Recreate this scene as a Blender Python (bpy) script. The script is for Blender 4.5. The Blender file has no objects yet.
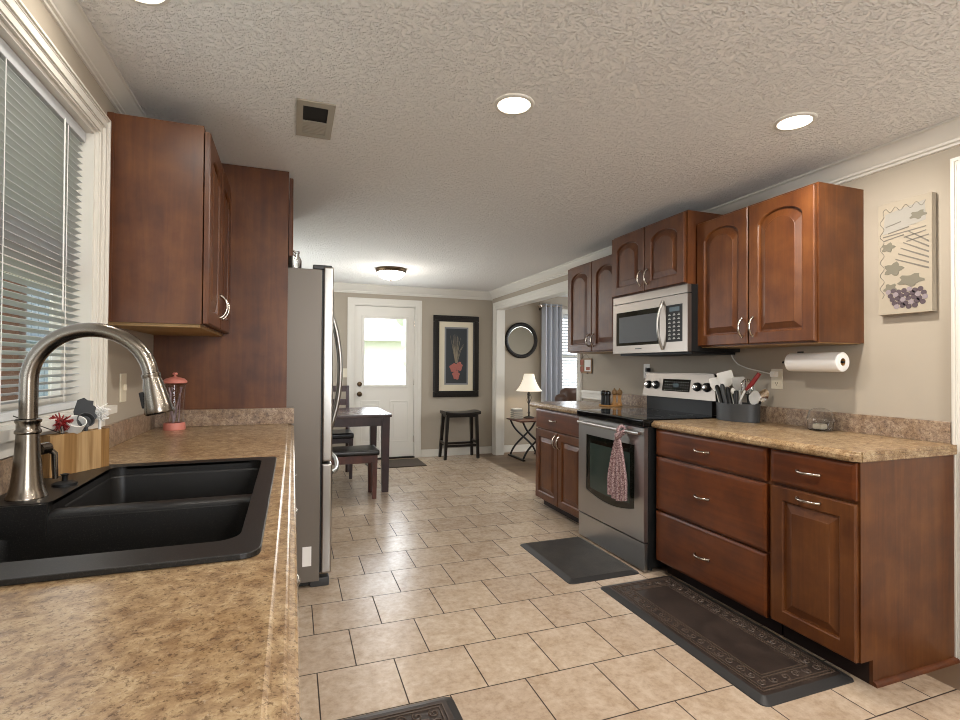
import bpy, bmesh, math, random
from mathutils import Vector, Matrix
random.seed(7)
S = bpy.context.scene
COL = S.collection
PI = math.pi
R = math.radians

# ------------------------------------------------------------------ camera
cam_d = bpy.data.cameras.new('camera')
cam = bpy.data.objects.new('camera', cam_d)
COL.objects.link(cam)
S.camera = cam
EYE = 1.235
yaw, pitch, roll = .3499, .0124, -.0065
cam_d.sensor_width = 36.0
cam_d.lens = 512.84 / 960 * 36
cam_d.clip_start = .02
c_, s_ = math.cos(yaw), math.sin(yaw)
right0, fwd0, up0 = Vector((c_, -s_, 0)), Vector((s_, c_, 0)), Vector((0, 0, 1))
fwd = fwd0 * math.cos(pitch) + up0 * math.sin(pitch)
up1 = -fwd0 * math.sin(pitch) + up0 * math.cos(pitch)
rgt = right0 * math.cos(roll) - up1 * math.sin(roll)
upv = right0 * math.sin(roll) + up1 * math.cos(roll)
m = Matrix.Identity(4)
for i in range(3):
    m[i][0], m[i][1], m[i][2] = rgt[i], upv[i], -fwd[i]
m.translation = (0, 0, EYE)
cam.matrix_world = m

# ------------------------------------------------------------------ world, lights, exposure
w = bpy.data.worlds.new('world')
S.world = w
w.use_nodes = True
nt = w.node_tree
bg = nt.nodes['Background']
bg.inputs[0].default_value = (.86, .93, 1.0, 1)
bg.inputs[1].default_value = 4.5
S.view_settings.view_transform = 'Standard'
S.view_settings.look = 'None'
S.view_settings.exposure = 0.10
S.view_settings.gamma = 1.0
S.view_settings.use_curve_mapping = False
S.cycles.filter_width = 1.0


def area(name, loc, rot, sx, sy, power, col=(1, 1, 1), shape='RECTANGLE', spread=180):
    d = bpy.data.lights.new(name, 'AREA')
    d.shape = shape
    d.size = sx
    if shape == 'RECTANGLE':
        d.size_y = sy
    d.energy = power
    d.color = col
    d.spread = R(spread)
    o = bpy.data.objects.new(name, d)
    COL.objects.link(o)
    o.location = loc
    o.rotation_euler = rot
    return o


sd = bpy.data.lights.new('sun', 'SUN')
sd.energy = 14.0
sd.angle = R(1)
sun = bpy.data.objects.new('sun', sd)
COL.objects.link(sun)
sun.rotation_euler = (R(32), 0, R(-12))

# an added fill behind the camera, then daylight through the sink window, the dining door and the living room windows
area('rear_ceiling_fill', (1.05, -2.52, 1.5), (R(138), 0, 0), 1.4, 1.1, 75, (.97, .98, 1))  # added fill tilted up at the ceiling, no such source known
area('sink_window_daylight', (-.60, 1.45, 1.55), (R(90), 0, R(-90)), 1.1, .8, 2, (.9, .95, 1))
area('dining_daylight', (-.55, 5.4, 1.45), (R(90), 0, R(-90)), 1.2, 1.1, 22, (.93, .97, 1))
area('door_daylight', (1.15, 6.76, 1.42), (R(-90), 0, 0), .56, .86, 10, (.93, .97, 1))
area('living_daylight', (6.3, 5.0, 1.4), (R(90), 0, R(90)), 2.2, 1.5, 60, (.95, .98, 1))

# ------------------------------------------------------------------ materials


def lin(c):
    if isinstance(c, str):
        c = [int(c[i:i + 2], 16) for i in (0, 2, 4)]
    o = []
    for v in c[:3]:
        v /= 255
        o.append(v / 12.92 if v <= .04045 else ((v + .055) / 1.055) ** 2.4)
    return (*o, 1)


def mat(name, col, rough=.5, metal=0, spec=.5, coat=0, trans=0, ior=1.45, emit=None, es=0, alpha=1):
    m = bpy.data.materials.new(name)
    m.use_nodes = True
    b = m.node_tree.nodes['Principled BSDF']
    b.inputs['Base Color'].default_value = lin(col)
    b.inputs['Roughness'].default_value = rough
    b.inputs['Metallic'].default_value = metal
    b.inputs['Specular IOR Level'].default_value = spec
    b.inputs['Coat Weight'].default_value = coat
    b.inputs['Coat Roughness'].default_value = .3
    b.inputs['Transmission Weight'].default_value = trans
    b.inputs['IOR'].default_value = ior
    b.inputs['Alpha'].default_value = alpha
    if emit:
        b.inputs['Emission Color'].default_value = lin(emit)
        b.inputs['Emission Strength'].default_value = es
    return m


def N(m, t, **kw):
    n = m.node_tree.nodes.new(t)
    for k, v in kw.items():
        setattr(n, k, v)
    return n


def L(m, a, b):
    m.node_tree.links.new(a, b)


def coords(m, scale=(1, 1, 1), loc=(0, 0, 0), rot=(0, 0, 0)):
    tc = N(m, 'ShaderNodeTexCoord')
    mp = N(m, 'ShaderNodeMapping')
    mp.inputs['Scale'].default_value = scale
    mp.inputs['Location'].default_value = loc
    mp.inputs['Rotation'].default_value = rot
    L(m, tc.outputs['Object'], mp.inputs['Vector'])
    return mp.outputs['Vector']


def noise(m, vec, scale, detail=3, rough=.55, dist=0):
    n = N(m, 'ShaderNodeTexNoise')
    n.inputs['Scale'].default_value = scale
    n.inputs['Detail'].default_value = detail
    n.inputs['Roughness'].default_value = rough
    n.inputs['Distortion'].default_value = dist
    L(m, vec, n.inputs['Vector'])
    return n.outputs['Fac']


def ramp(m, fac, stops, interp='LINEAR'):
    r = N(m, 'ShaderNodeValToRGB')
    cr = r.color_ramp
    cr.interpolation = interp
    while len(cr.elements) < len(stops):
        cr.elements.new(.5)
    for e, (p, c) in zip(cr.elements, stops):
        e.position = p
        e.color = lin(c)
    L(m, fac, r.inputs['Fac'])
    return r.outputs['Color']


def bsdf(m):
    return m.node_tree.nodes['Principled BSDF']


def bump(m, h, strength, dist):
    b = N(m, 'ShaderNodeBump')
    b.inputs['Strength'].default_value = strength
    b.inputs['Distance'].default_value = dist
    L(m, h, b.inputs['Height'])
    L(m, b.outputs['Normal'], bsdf(m).inputs['Normal'])


def mixc(m, a, b, f, mode='MIX'):
    n = N(m, 'ShaderNodeMix', data_type='RGBA', blend_type=mode)
    if isinstance(f, (int, float)):
        n.inputs[0].default_value = f
    else:
        L(m, f, n.inputs[0])
    for k, v in ((6, a), (7, b)):
        if isinstance(v, tuple):
            n.inputs[k].default_value = v
        else:
            L(m, v, n.inputs[k])
    return n.outputs[2]


def wood(name, dark, mid, light, scale, rough=.32, coat=.3, boards=None):
    m = mat(name, mid, rough, coat=coat)
    v = coords(m, scale)
    n1 = noise(m, v, 1, 5, .62, .6)
    n2 = noise(m, coords(m, (1, 1, 1)), 5.5, 4, .6)
    mx = N(m, 'ShaderNodeMath', operation='MULTIPLY_ADD')
    L(m, n1, mx.inputs[0])
    mx.inputs[1].default_value = .42
    m2 = N(m, 'ShaderNodeMath', operation='MULTIPLY')
    L(m, n2, m2.inputs[0])
    m2.inputs[1].default_value = .58
    L(m, m2.outputs[0], mx.inputs[2])
    col = ramp(m, mx.outputs[0], [(.36, dark), (.5, mid), (.66, light)])
    L(m, col, bsdf(m).inputs['Base Color'])
    return m


M = {}
M['cherry'] = wood('cherry wood', '44210b', '562e10', '693e1a', (26, 26, 1.6), .42, .15)
M['cherry_h'] = wood('cherry wood cross grain', '451f09', '572a0d', '6b3714', (26, 1.6, 26), .38, .2)
M['cherry_under'] = wood('pale cabinet underside', '8a6a40', '9a7a4e', 'a98a5c', (4, 22, 22), .5, 0)
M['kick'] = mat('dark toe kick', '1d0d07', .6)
M['espresso'] = wood('espresso wood', '221011', '2f1717', '3d2020', (20, 20, 2), .4, .1)
M['espresso_top'] = wood('espresso table top', '2c1a18', '3a2422', '472f2c', (2, 20, 20), .25, .3)
M['black_wood'] = mat('black painted wood', '15110f', .28)
M['black_leather'] = mat('black leather', '131112', .28)
M['brown_leather'] = mat('brown leather', '4b3327', .45)
M['white'] = mat('white trim paint', 'd3cfc6', .4)
M['door_white'] = mat('white door paint', 'd8d4cb', .42)
M['white_plastic'] = mat('white plastic', 'e4e2dc', .35)
M['ivory'] = mat('ivory plastic', 'd6cdb8', .4)
M['paper'] = mat('white paper', 'e8e6e2', .9)
M['black'] = mat('black plastic', '0c0c0c', .5)
M['black_gloss'] = mat('black glass', '08090a', .06)
M['dark_grey'] = mat('dark grey plastic', '38393a', .45)
M['nickel'] = mat('satin nickel', 'b9b0a4', .25, 1)
M['chrome'] = mat('chrome', 'd5d5d5', .12, 1)
M['bronze'] = mat('aged bronze', '5b4a38', .35, 1)
M['iron'] = mat('black iron', '14110f', .5)
M['glass'] = mat('clear glass', 'ffffff', .02, trans=1, ior=1.1)
M['clear_plastic'] = mat('clear plastic', 'f8f8f8', .04, trans=1, ior=1.25)
M['lens'] = mat('lamp lens', 'ffffff', .5, emit='fff3de', es=9)
M['dome'] = mat('lit glass dome', 'ffffff', .4, emit='fff3e2', es=3.2)
M['shade'] = mat('lit fabric shade', 'ece4d2', .9, emit='fff2de', es=.4)
M['mirror'] = mat('mirror glass', 'e8eaec', .01, 1)
M['straw'] = mat('pale lilac straw plastic', 'a58f95', .4)
M['frost'] = mat('frosted plastic', 'e6e6e2', .25, trans=.55, ior=1.2)
M['pink'] = mat('coral pink plastic', 'c47a6c', .45)
M['red'] = mat('dark red plastic', '7d1c1c', .4)
M['void'] = mat('dark opening', '17140f', .9)
M['curtain'] = mat('grey blue curtain cloth', 'b2b6be', .9)
M['blind'] = mat('greyed white blind vinyl', 'babdbf', .5)  # white slats greyed in their colour to imitate backlit shade
M['glass_dark'] = mat('smoked oven glass', '11140f', .05, spec=.9)
M['grey_trim'] = mat('warm grey register metal', '9b9384', .5)
M['canvas'] = mat('cream canvas', '9d9382', .9)
M['cork'] = mat('light wood', 'b98a54', .5)

# brushed stainless steel


def steel(name, col, rough, vec):
    return mat(name, col, rough, 1)


M['steel'] = steel('brushed stainless steel', 'b5b2ae', .32, (3, 3, 160))
M['steel_warm'] = mat('warm stainless steel', '9a9188', .34, 1)
M['steel_v'] = steel('brushed stainless steel upright', 'a8a5a0', .30, (160, 160, 3))
M['faucet'] = steel('brushed nickel faucet', '7f776d', .24, (60, 60, 200))
m = M['fridge_side'] = mat('grey painted fridge side', '6e675f', .42, .3)
v = coords(m)
bump(m, noise(m, v, 260, 2), .25, .001)

# painted wall
m = M['wall'] = mat('beige wall paint', 'a3998a', .75)
bump(m, noise(m, coords(m), 170, 3), .12, .001)

# knockdown ceiling
m = M['ceiling'] = mat('textured ceiling paint', 'e8e6e3', .85)
v = coords(m)
h1 = noise(m, v, 105, 2, .6)
h2 = noise(m, v, 48, 2, .5)
ad = N(m, 'ShaderNodeMath', operation='MULTIPLY_ADD')
L(m, h2, ad.inputs[0])
ad.inputs[1].default_value = .6
L(m, h1, ad.inputs[2])
mr = N(m, 'ShaderNodeMapRange')
mr.inputs[1].default_value = .76
mr.inputs[2].default_value = 1.06
L(m, ad.outputs[0], mr.inputs[0])
bump(m, mr.outputs[0], .75, .012)

# floor tile
TILE, TX, TY = .3095, .104, 1.860
m = M['tile'] = mat('tan floor tile', 'b49c7e', .3)
v = coords(m, (1, 1, 1), (-(TX - 20 * TILE), -(TY - 21 * TILE), 0))
bt = N(m, 'ShaderNodeTexBrick', offset=.5, offset_frequency=2, squash=1, squash_frequency=1)
L(m, v, bt.inputs['Vector'])
bt.inputs['Scale'].default_value = 1
bt.inputs['Mortar Size'].default_value = .0027
bt.inputs['Mortar Smooth'].default_value = .1
bt.inputs['Bias'].default_value = 0
bt.inputs['Brick Width'].default_value = TILE
bt.inputs['Row Height'].default_value = TILE
bt.inputs['Color1'].default_value = lin((177, 159, 140))
bt.inputs['Color2'].default_value = lin((190, 173, 153))
bt.inputs['Mortar'].default_value = lin((56, 44, 34))
v2 = coords(m)
n1 = noise(m, v2, 9, 6, .68, .4)
n2 = noise(m, v2, 34, 4, .7)
c1 = mixc(m, bt.outputs['Color'], ramp(m, n1, [(.3, (222, 213, 201)), (.6, (255, 255, 255))]), .8, 'MULTIPLY')
c1 = mixc(m, c1, ramp(m, n2, [(.3, (205, 196, 186)), (.6, (255, 255, 255))]), .6, 'MULTIPLY')
L(m, c1, bsdf(m).inputs['Base Color'])
mr = N(m, 'ShaderNodeMapRange')
mr.inputs[3].default_value = .27
mr.inputs[4].default_value = .8
L(m, bt.outputs['Fac'], mr.inputs[0])
L(m, mr.outputs[0], bsdf(m).inputs['Roughness'])
inv = N(m, 'ShaderNodeMath', operation='SUBTRACT')
inv.inputs[0].default_value = 1
L(m, bt.outputs['Fac'], inv.inputs[1])
ad = N(m, 'ShaderNodeMath', operation='MULTIPLY_ADD')
L(m, n2, ad.inputs[0])
ad.inputs[1].default_value = .12
L(m, inv.outputs[0], ad.inputs[2])
bump(m, ad.outputs[0], .5, .003)

m = M['brown_floor'] = mat('brown plank floor', '6d5a49', .5)
v = coords(m, (1, 1, 1))
bt = N(m, 'ShaderNodeTexBrick', offset=.4, offset_frequency=2)
L(m, v, bt.inputs['Vector'])
bt.inputs['Scale'].default_value = 1
bt.inputs['Mortar Size'].default_value = .0015
bt.inputs['Brick Width'].default_value = .6
bt.inputs['Row Height'].default_value = .15
bt.inputs['Color1'].default_value = lin((104, 84, 66))
bt.inputs['Color2'].default_value = lin((128, 108, 88))
bt.inputs['Mortar'].default_value = lin((50, 40, 32))
L(m, bt.outputs['Color'], bsdf(m).inputs['Base Color'])


def laminate(name, stops, rough, sc):
    m = mat(name, stops[1], rough, coat=.2)
    v = coords(m, (1, 1, 1))
    n1 = noise(m, v, sc, 6, .74, .35)
    col = ramp(m, n1, [(.34, stops[0]), (.46, stops[1]), (.55, stops[2]), (.66, stops[3])])
    n2 = noise(m, v, sc * 4.2, 4, .72, .3)
    col = mixc(m, col, ramp(m, n2, [(.36, (120, 100, 82)), (.47, (255, 255, 255))]), .7, 'MULTIPLY')
    n4 = noise(m, v, sc * 3.1, 3, .7, .3)
    col = mixc(m, col, lin((214, 202, 184)), ramp(m, n4, [(.60, (0, 0, 0)), (.70, (130, 130, 130))]))
    n3 = noise(m, v, 13, 4, .65)
    col = mixc(m, col, ramp(m, n3, [(.38, (206, 186, 160)), (.6, (255, 255, 255))]), .6, 'MULTIPLY')
    L(m, col, bsdf(m).inputs['Base Color'])
    return m


M['laminate'] = laminate('tan granite look laminate', ['7d664d', '947b5d', 'a58e6d', 'b6a080'], .25, 44)
M['splash'] = laminate('speckled granite look backsplash', ['67564a', '8a7563', '9e8a75', 'b0a08b'], .4, 40)

# black composite sink
m = M['sink'] = mat('black granite composite', '1b1a18', .4)
v = coords(m)
n1 = noise(m, v, 420, 2)
L(m, ramp(m, n1, [(.55, '121110'), (.74, '332f2b')]), bsdf(m).inputs['Base Color'])
bump(m, n1, .2, .0006)

# bamboo
m = M['bamboo'] = mat('bamboo strips', 'a98452', .45)
v = coords(m, (1, 1, 1))
sx = N(m, 'ShaderNodeSeparateXYZ')
L(m, v, sx.inputs[0])
mu = N(m, 'ShaderNodeMath', operation='MULTIPLY')
mu.inputs[1].default_value = 27
L(m, sx.outputs[0], mu.inputs[0])
fl = N(m, 'ShaderNodeMath', operation='FLOOR')
L(m, mu.outputs[0], fl.inputs[0])
wn = N(m, 'ShaderNodeTexWhiteNoise', noise_dimensions='1D')
L(m, fl.outputs[0], wn.inputs['W'])
c1 = ramp(m, wn.outputs['Value'], [(0, '8a673c'), (.5, '9c7b51'), (1, 'b1936a')])
n1 = noise(m, coords(m, (90, 90, 4)), 1, 3)
c1 = mixc(m, c1, ramp(m, n1, [(.3, (190, 175, 150)), (.6, (255, 255, 255))]), .8, 'MULTIPLY')
L(m, c1, bsdf(m).inputs['Base Color'])

# anti fatigue mats
m = M['mat_black'] = mat('charcoal foam mat', '2b2a29', .55)
v = coords(m)
n1 = noise(m, v, 130, 3)
L(m, ramp(m, noise(m, v, 9, 4), [(.3, '262423'), (.7, '37332f')]), bsdf(m).inputs['Base Color'])
bump(m, n1, .7, .002)
m = M['mat_dark'] = mat('dark brown rubber mat', '2a221e', .42)
L(m, ramp(m, noise(m, coords(m), 8, 5, .7), [(.35, '221b18'), (.62, '352b26'), (.8, '4a4038')]), bsdf(m).inputs['Base Color'])
bump(m, noise(m, coords(m), 200, 2), .3, .001)
M['mat_orn'] = mat('worn raised rubber ornament', '4a3d34', .5)
M['mat_edge'] = mat('rubber mat edge', '2b2a2a', .4)
M['door_mat'] = mat('brown door mat', '4a4038', .95)

# tea towel
m = M['towel'] = mat('pink grey patterned towel', 'a08888', .95)
v = coords(m, (1, 1, 1))
n1 = noise(m, v, 130, 3, .6)
L(m, ramp(m, n1, [(.40, '694a4e'), (.5, '93787a'), (.60, 'b5a09d')]), bsdf(m).inputs['Base Color'])

# framed art
m = M['art_dark'] = mat('dark art print', '2c3033', .4)
M['art_pale'] = mat('pale plant strokes', '8a7f6c', .6)
M['art_red'] = mat('red flower print', '9a5a50', .6)
M['art_rim'] = mat('inner grey mat', '77787a', .6)
M['mat_board'] = mat('cream mat board', 'cdc2aa', .8)
M['art_grape'] = mat('grape purple ink', '4c4045', .7)
M['art_grape_lt'] = mat('light grape ink', '857a7d', .7)
M['art_leaf'] = mat('sage leaf ink', '6d685a', .7)
M['art_line'] = mat('etched grey line', '6b655c', .7)
M['art_sky'] = mat('pale grey etching wash', '938f86', .8)
M['grass'] = mat('grass', '8c9673', .9)
M['siding'] = mat('pale house siding', 'c6c3bd', .8)
M['roofing'] = mat('grey shingles', 'b5b3b2', .9)
M['post_brown'] = mat('stained porch post', '5a3a26', .7)
M['deck_blue'] = mat('blue grey fence boards', '515c64', .8)
M['tan_board'] = mat('tan porch board', '9a7a54', .7)
M['leafgreen'] = mat('tree leaves', 'b4bcab', .9)
M['basket'] = mat('woven grey basket', '8c887f', .8)
M['card_red'] = mat('red brown card', '9c5a48', .7)
M['copper'] = mat('aged wood tone frame', '8a6a44', .5)
M['lcd'] = mat('display lit grey', '1a1c1e', .2, emit='8fb0b8', es=.12)
M['keys'] = mat('printed key white', 'a9a9a5', .5)

# ------------------------------------------------------------------ mesh helpers


class MB:
    def __init__(s):
        s.bm = bmesh.new()

    def box(s, x0, x1, y0, y1, z0, z1, bev=0, seg=2, mtx=None):
        vs = [s.bm.verts.new(p) for p in ((x0, y0, z0), (x1, y0, z0), (x1, y1, z0), (x0, y1, z0), (x0, y0, z1), (x1, y0, z1), (x1, y1, z1), (x0, y1, z1))]
        fs = [s.bm.faces.new([vs[i] for i in f]) for f in ((3, 2, 1, 0), (4, 5, 6, 7), (0, 1, 5, 4), (1, 2, 6, 5), (2, 3, 7, 6), (3, 0, 4, 7))]
        if mtx is not None:
            for v in vs:
                v.co = mtx @ v.co
        if bev > 0:
            es = list({e for f in fs for e in f.edges})
            bmesh.ops.bevel(s.bm, geom=es, offset=bev, segments=seg, profile=.6, affect='EDGES', clamp_overlap=True)
        return s

    def ring(s, pts):
        return [s.bm.verts.new(p) for p in pts]

    def loft(s, rings, closed=True, cap0=True, cap1=True):
        rs = [s.ring(r) for r in rings]
        n = len(rs[0])
        for a, b in zip(rs, rs[1:]):
            for i in range(n if closed else n - 1):
                j = (i + 1) % n
                s.bm.faces.new((a[i], a[j], b[j], b[i]))
        if cap0:
            s.bm.faces.new(list(reversed(rs[0])))
        if cap1:
            s.bm.faces.new(rs[-1])
        return s

    def lathe(s, prof, c=(0, 0, 0), axis=(0, 0, 1), n=28, cap0=True, cap1=True, sx=1, sy=1):
        q = Vector((0, 0, 1)).rotation_difference(Vector(axis).normalized())
        rings = []
        for r, h in prof:
            r = max(r, .0003)
            rings.append([Vector(c) + q @ Vector((r * sx * math.cos(2 * PI * i / n), r * sy * math.sin(2 * PI * i / n), h)) for i in range(n)])
        return s.loft(rings, True, cap0, cap1)

    def cyl(s, a, b, r, r2=None, n=16):
        a, b = Vector(a), Vector(b)
        return s.lathe([(r, 0), (r if r2 is None else r2, (b - a).length)], a, b - a, n)

    def tube(s, pts, rad, n=10, caps=True):
        pts = [Vector(p) for p in pts]
        if not isinstance(rad, (list, tuple)):
            rad = [rad] * len(pts)
        rings = []
        t0 = (pts[1] - pts[0]).normalized()
        ref = Vector((0, 0, 1)) if abs(t0.z) < .9 else Vector((1, 0, 0))
        nx = t0.cross(ref).normalized()
        for i, p in enumerate(pts):
            t = (pts[min(i + 1, len(pts) - 1)] - pts[max(i - 1, 0)]).normalized()
            nx = (nx - t * nx.dot(t)).normalized()
            ny = t.cross(nx)
            rings.append([p + (nx * math.cos(2 * PI * k / n) + ny * math.sin(2 * PI * k / n)) * rad[i] for k in range(n)])
        return s.loft(rings, True, caps, caps)

    def prism(s, poly, axis, a, b):
        def P(u, v, w):
            return {'x': (w, u, v), 'y': (u, w, v), 'z': (u, v, w)}[axis]
        return s.loft([[P(u, v, a) for u, v in poly], [P(u, v, b) for u, v in poly]])

    def sphere(s, c, r, n=16, sc=(1, 1, 1)):
        k = n // 2
        rings = []
        for i in range(k + 1):
            q = max(.0003, r * math.sin(PI * i / k))
            rings.append([Vector((c[0] + sc[0] * q * math.cos(2 * PI * j / n), c[1] + sc[1] * q * math.sin(2 * PI * j / n), c[2] - sc[2] * r * math.cos(PI * i / k))) for j in range(n)])
        return s.loft(rings)

    def plate(s, outer, holes, z0, z1):
        """flat plate with holes, poly lists of (x, y)"""
        def lay(z, flip):
            es = []
            loops = []
            for lp in [outer] + holes:
                vs = [s.bm.verts.new((x, y, z)) for x, y in lp]
                loops.append(vs)
                es += [s.bm.edges.new((vs[i], vs[(i + 1) % len(vs)])) for i in range(len(vs))]
            bmesh.ops.triangle_fill(s.bm, use_beauty=True, use_dissolve=False, edges=es)
            return loops
        A = lay(z0, True)
        B = lay(z1, False)
        for a, b in zip(A, B):
            for i in range(len(a)):
                j = (i + 1) % len(a)
                s.bm.faces.new((a[i], a[j], b[j], b[i]))
        return s

    def build(s, name, material, parent=None, smooth=True, ang=50, local=False, **props):
        me = bpy.data.meshes.new(name)
        bmesh.ops.recalc_face_normals(s.bm, faces=list(s.bm.faces))
        if parent is not None and not local:
            off = Vector((0, 0, 0))
            p = parent
            while p is not None:
                off += Vector(p.location)
                p = p.parent
            for v in s.bm.verts:
                v.co -= off
        if smooth:
            for f in s.bm.faces:
                f.smooth = True
            for e in s.bm.edges:
                if len(e.link_faces) == 2 and e.calc_face_angle(0) > R(ang):
                    e.smooth = False
        s.bm.to_mesh(me)
        s.bm.free()
        me.materials.append(material)
        o = bpy.data.objects.new(name, me)
        COL.objects.link(o)
        if smooth:
            wn = o.modifiers.new('weighted_normal', 'WEIGHTED_NORMAL')
            wn.keep_sharp = True
        if parent is not None:
            o.parent = parent
        for k, v in props.items():
            o[k] = v
        return o


def thing(name, label, cat, loc=(0, 0, 0), rz=0, group=None):
    o = bpy.data.objects.new(name, None)
    o.empty_display_size = .05
    COL.objects.link(o)
    o.location = loc
    o.rotation_euler = (0, 0, rz)
    o['label'] = label
    o['category'] = cat
    if group:
        o['group'] = group
    return o


def tag(o, label, cat, group=None):
    o['label'] = label
    o['category'] = cat
    if group:
        o['group'] = group
    return o


def copy_tree(o, parent=None):
    c = o.copy()
    COL.objects.link(c)
    if parent is not None:
        c.parent = parent
    for ch in list(o.children):
        copy_tree(ch, c)
    return c


def struct(name, mb, material, parent=None, **kw):
    o = mb.build(name, material, parent, **kw)
    if parent is None:
        o['kind'] = 'structure'
    return o


def rrect(x0, x1, y0, y1, r, n=5):
    pts = []
    for cx, cy, a0 in ((x1 - r, y1 - r, 0), (x0 + r, y1 - r, 90), (x0 + r, y0 + r, 180), (x1 - r, y0 + r, 270)):
        for i in range(n + 1):
            a = R(a0 + 90 * i / n)
            pts.append((cx + r * math.cos(a), cy + r * math.sin(a)))
    return pts


# ------------------------------------------------------------------ the room
XL, XR, YF, ZC = -.655, 2.67, 6.82, 2.29
YB = -2.6
XE = 6.4           # living room east wall
W1 = dict(y0=.62, y1=2.135, z0=1.085, z1=2.045)     # sink window opening

mb = MB().box(XL - .1, 2.42, YB - .1, YF + .1, -.1, 0)
struct('floor', mb, M['tile'])
mb = MB().box(2.42, XE + .1, YB - .1, YF + .1, -.1, 0)
struct('floor_living', mb, M['brown_floor'])
mb = MB().box(XL - .1, XE + .1, YB - .1, YF + .1, ZC, ZC + .1)
struct('ceiling', mb, M['ceiling'])

mb = MB()
mb.box(XL - .12, XL, YB, W1['y0'], 0, ZC)
mb.box(XL - .12, XL, W1['y1'], 4.75, 0, ZC)
mb.box(XL - .12, XL, W1['y0'], W1['y1'], 0, W1['z0'] - .01)
mb.box(XL - .12, XL, W1['y0'], W1['y1'], W1['z1'], ZC)
mb.box(XL - .12, XL, 4.75, 6.05, 0, .9)
mb.box(XL - .12, XL, 4.75, 6.05, 2.0, ZC)
mb.box(XL - .12, XL, 6.05, YF, 0, ZC)
struct('wall_left', mb, M['wall'])

DX0, DX1, DZ = .745, 1.555, 2.035       # far door
LW = (3.80, 4.75, .78, 2.03)            # living room window beside the curtain
mb = MB()
mb.box(XL - .12, DX0, YF, YF + .12, 0, ZC)
mb.box(DX0, DX1, YF, YF + .12, DZ, ZC)
mb.box(DX1, LW[0], YF, YF + .12, 0, ZC)
mb.box(LW[0], LW[1], YF, YF + .12, 0, LW[2])
mb.box(LW[0], LW[1], YF, YF + .12, LW[3], ZC)
mb.box(LW[1], XE, YF, YF + .12, 0, ZC)
struct('wall_far', mb, M['wall'])

WEND, WOP = 4.47, 6.66
HZ = 2.045
mb = MB()
mb.box(XR, XR + .12, YB, .42, 0, ZC)
mb.box(XR, XR + .12, .42, 1.30, 2.06, ZC)
mb.box(XR, XR + .12, 1.30, WEND, 0, ZC)
mb.box(XR, XR + .12, WEND, WOP, HZ, ZC)
mb.box(XR, XR + .12, WOP, YF, 0, ZC)
struct('wall_right', mb, M['wall'])

mb = MB()
mb.box(XL - .12, .3, YB - .12, YB, 0, ZC)
mb.box(.3, 1.8, YB - .12, YB, 2.1, ZC)  # unseen opening added behind the camera to let fill light in
mb.box(.3, 1.8, YB - .12, YB, 0, .9)
mb.box(1.8, XE, YB - .12, YB, 0, ZC)
struct('wall_back', mb, M['wall'])
mb = MB()
mb.box(XE, XE + .12, YB, 3.8, 0, ZC)
mb.box(XE, XE + .12, 3.8, 6.2, 0, .6)
mb.box(XE, XE + .12, 3.8, 6.2, 2.1, ZC)
mb.box(XE, XE + .12, 6.2, YF, 0, ZC)
struct('wall_living', mb, M['wall'])
mb = MB().box(XR + .12, XE, 1.9, 2.0, 0, ZC)
struct('wall_partition', mb, M['wall'])

# crown moulding: profile of (distance from the wall, height below the ceiling)
CP = [(0, 0), (.088, 0), (.088, -.012), (.078, -.018), (.066, -.040), (.040, -.070), (.026, -.082), (.024, -.094), (.012, -.098), (.010, -.110), (0, -.112)]


def crown(name, axis, a, b, wall, sgn, k=1):
    poly = [(wall + sgn * d * min(1, k * 1.1), ZC + h * k) for d, h in CP]
    struct(name, MB().prism(poly, axis, a, b), M['white'], ang=25)


crown('trim_1', 'y', YB, YF, XR, -1, .85)
crown('trim_2', 'y', YB, 2.965, XL, 1, .6)
crown('trim_3', 'x', XL, XR, YF, -1)


def casing_y(name, x, sgn, y0, y1, z0, z1, wdt=.085, bottom=False, mate=None):
    """door/window casing on a wall of constant x; sgn is the direction into the room"""
    mb = MB()
    steps = [(0, .12, .016), (.12, .2, .024), (.2, .27, .019), (.27, .55, .017), (.55, .62, .021), (.62, .68, .016), (.68, .92, .014), (.92, 1, .010)]
    for a, b, t in steps:
        o = wdt * (1 - a)
        i = wdt * (1 - b)
        xa, xb = sorted((x, x + sgn * t))
        mb.box(xa, xb, y1 + i, y1 + o, z0, z1 + i)
        mb.box(xa, xb, y0 - o, y0 - i, z0, z1 + i)
        mb.box(xa, xb, y0 - o, y1 + o, z1 + i, z1 + o)
    return struct(name, mb, M['white'], smooth=False)


casing_y('trim_4', XR, -1, .42, 1.292, 0, 2.06, .082)
casing_y('trim_5', XR, -1, WEND + .0, WOP, 0, HZ, .085)
casing_y('trim_6', XL, 1, W1['y0'], W1['y1'], W1['z0'] - .01, W1['z1'], .085)
# jamb lining of the living room opening
mb = MB()
mb.box(XR - .002, XR + .122, WOP - .02, WOP, 0, HZ - .02)
mb.box(XR - .002, XR + .122, WEND, WEND + .02, 0, HZ - .02)
mb.box(XR - .002, XR + .122, WEND, WOP, HZ - .02, HZ)
struct('trim_7', mb, M['white'], smooth=False)
mb = MB().box(XL + .0, DX0 - .09, YF - .014, YF, 0, .10, .003)
struct('baseboard_far_left', mb, M['white'])
mb = MB().box(DX1 + .09, XR, YF - .014, YF, 0, .10, .003)
struct('baseboard_far', mb, M['white'])
mb = MB().box(XR + .12, XE, YF - .014, YF, 0, .10, .003)
struct('baseboard_living', mb, M['white'])
# chair rail stub on the end of the right wall
mb = MB().box(XR - .014, XR, 4.02, WEND - .086, .93, .945, .004)
mb.box(XR - .018, XR, 4.02, WEND - .086, .985, 1.012, .004)
mb.box(XR - .010, XR, 4.02, WEND - .086, .945, .985)
struct('trim_8', mb, M['white'])

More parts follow.
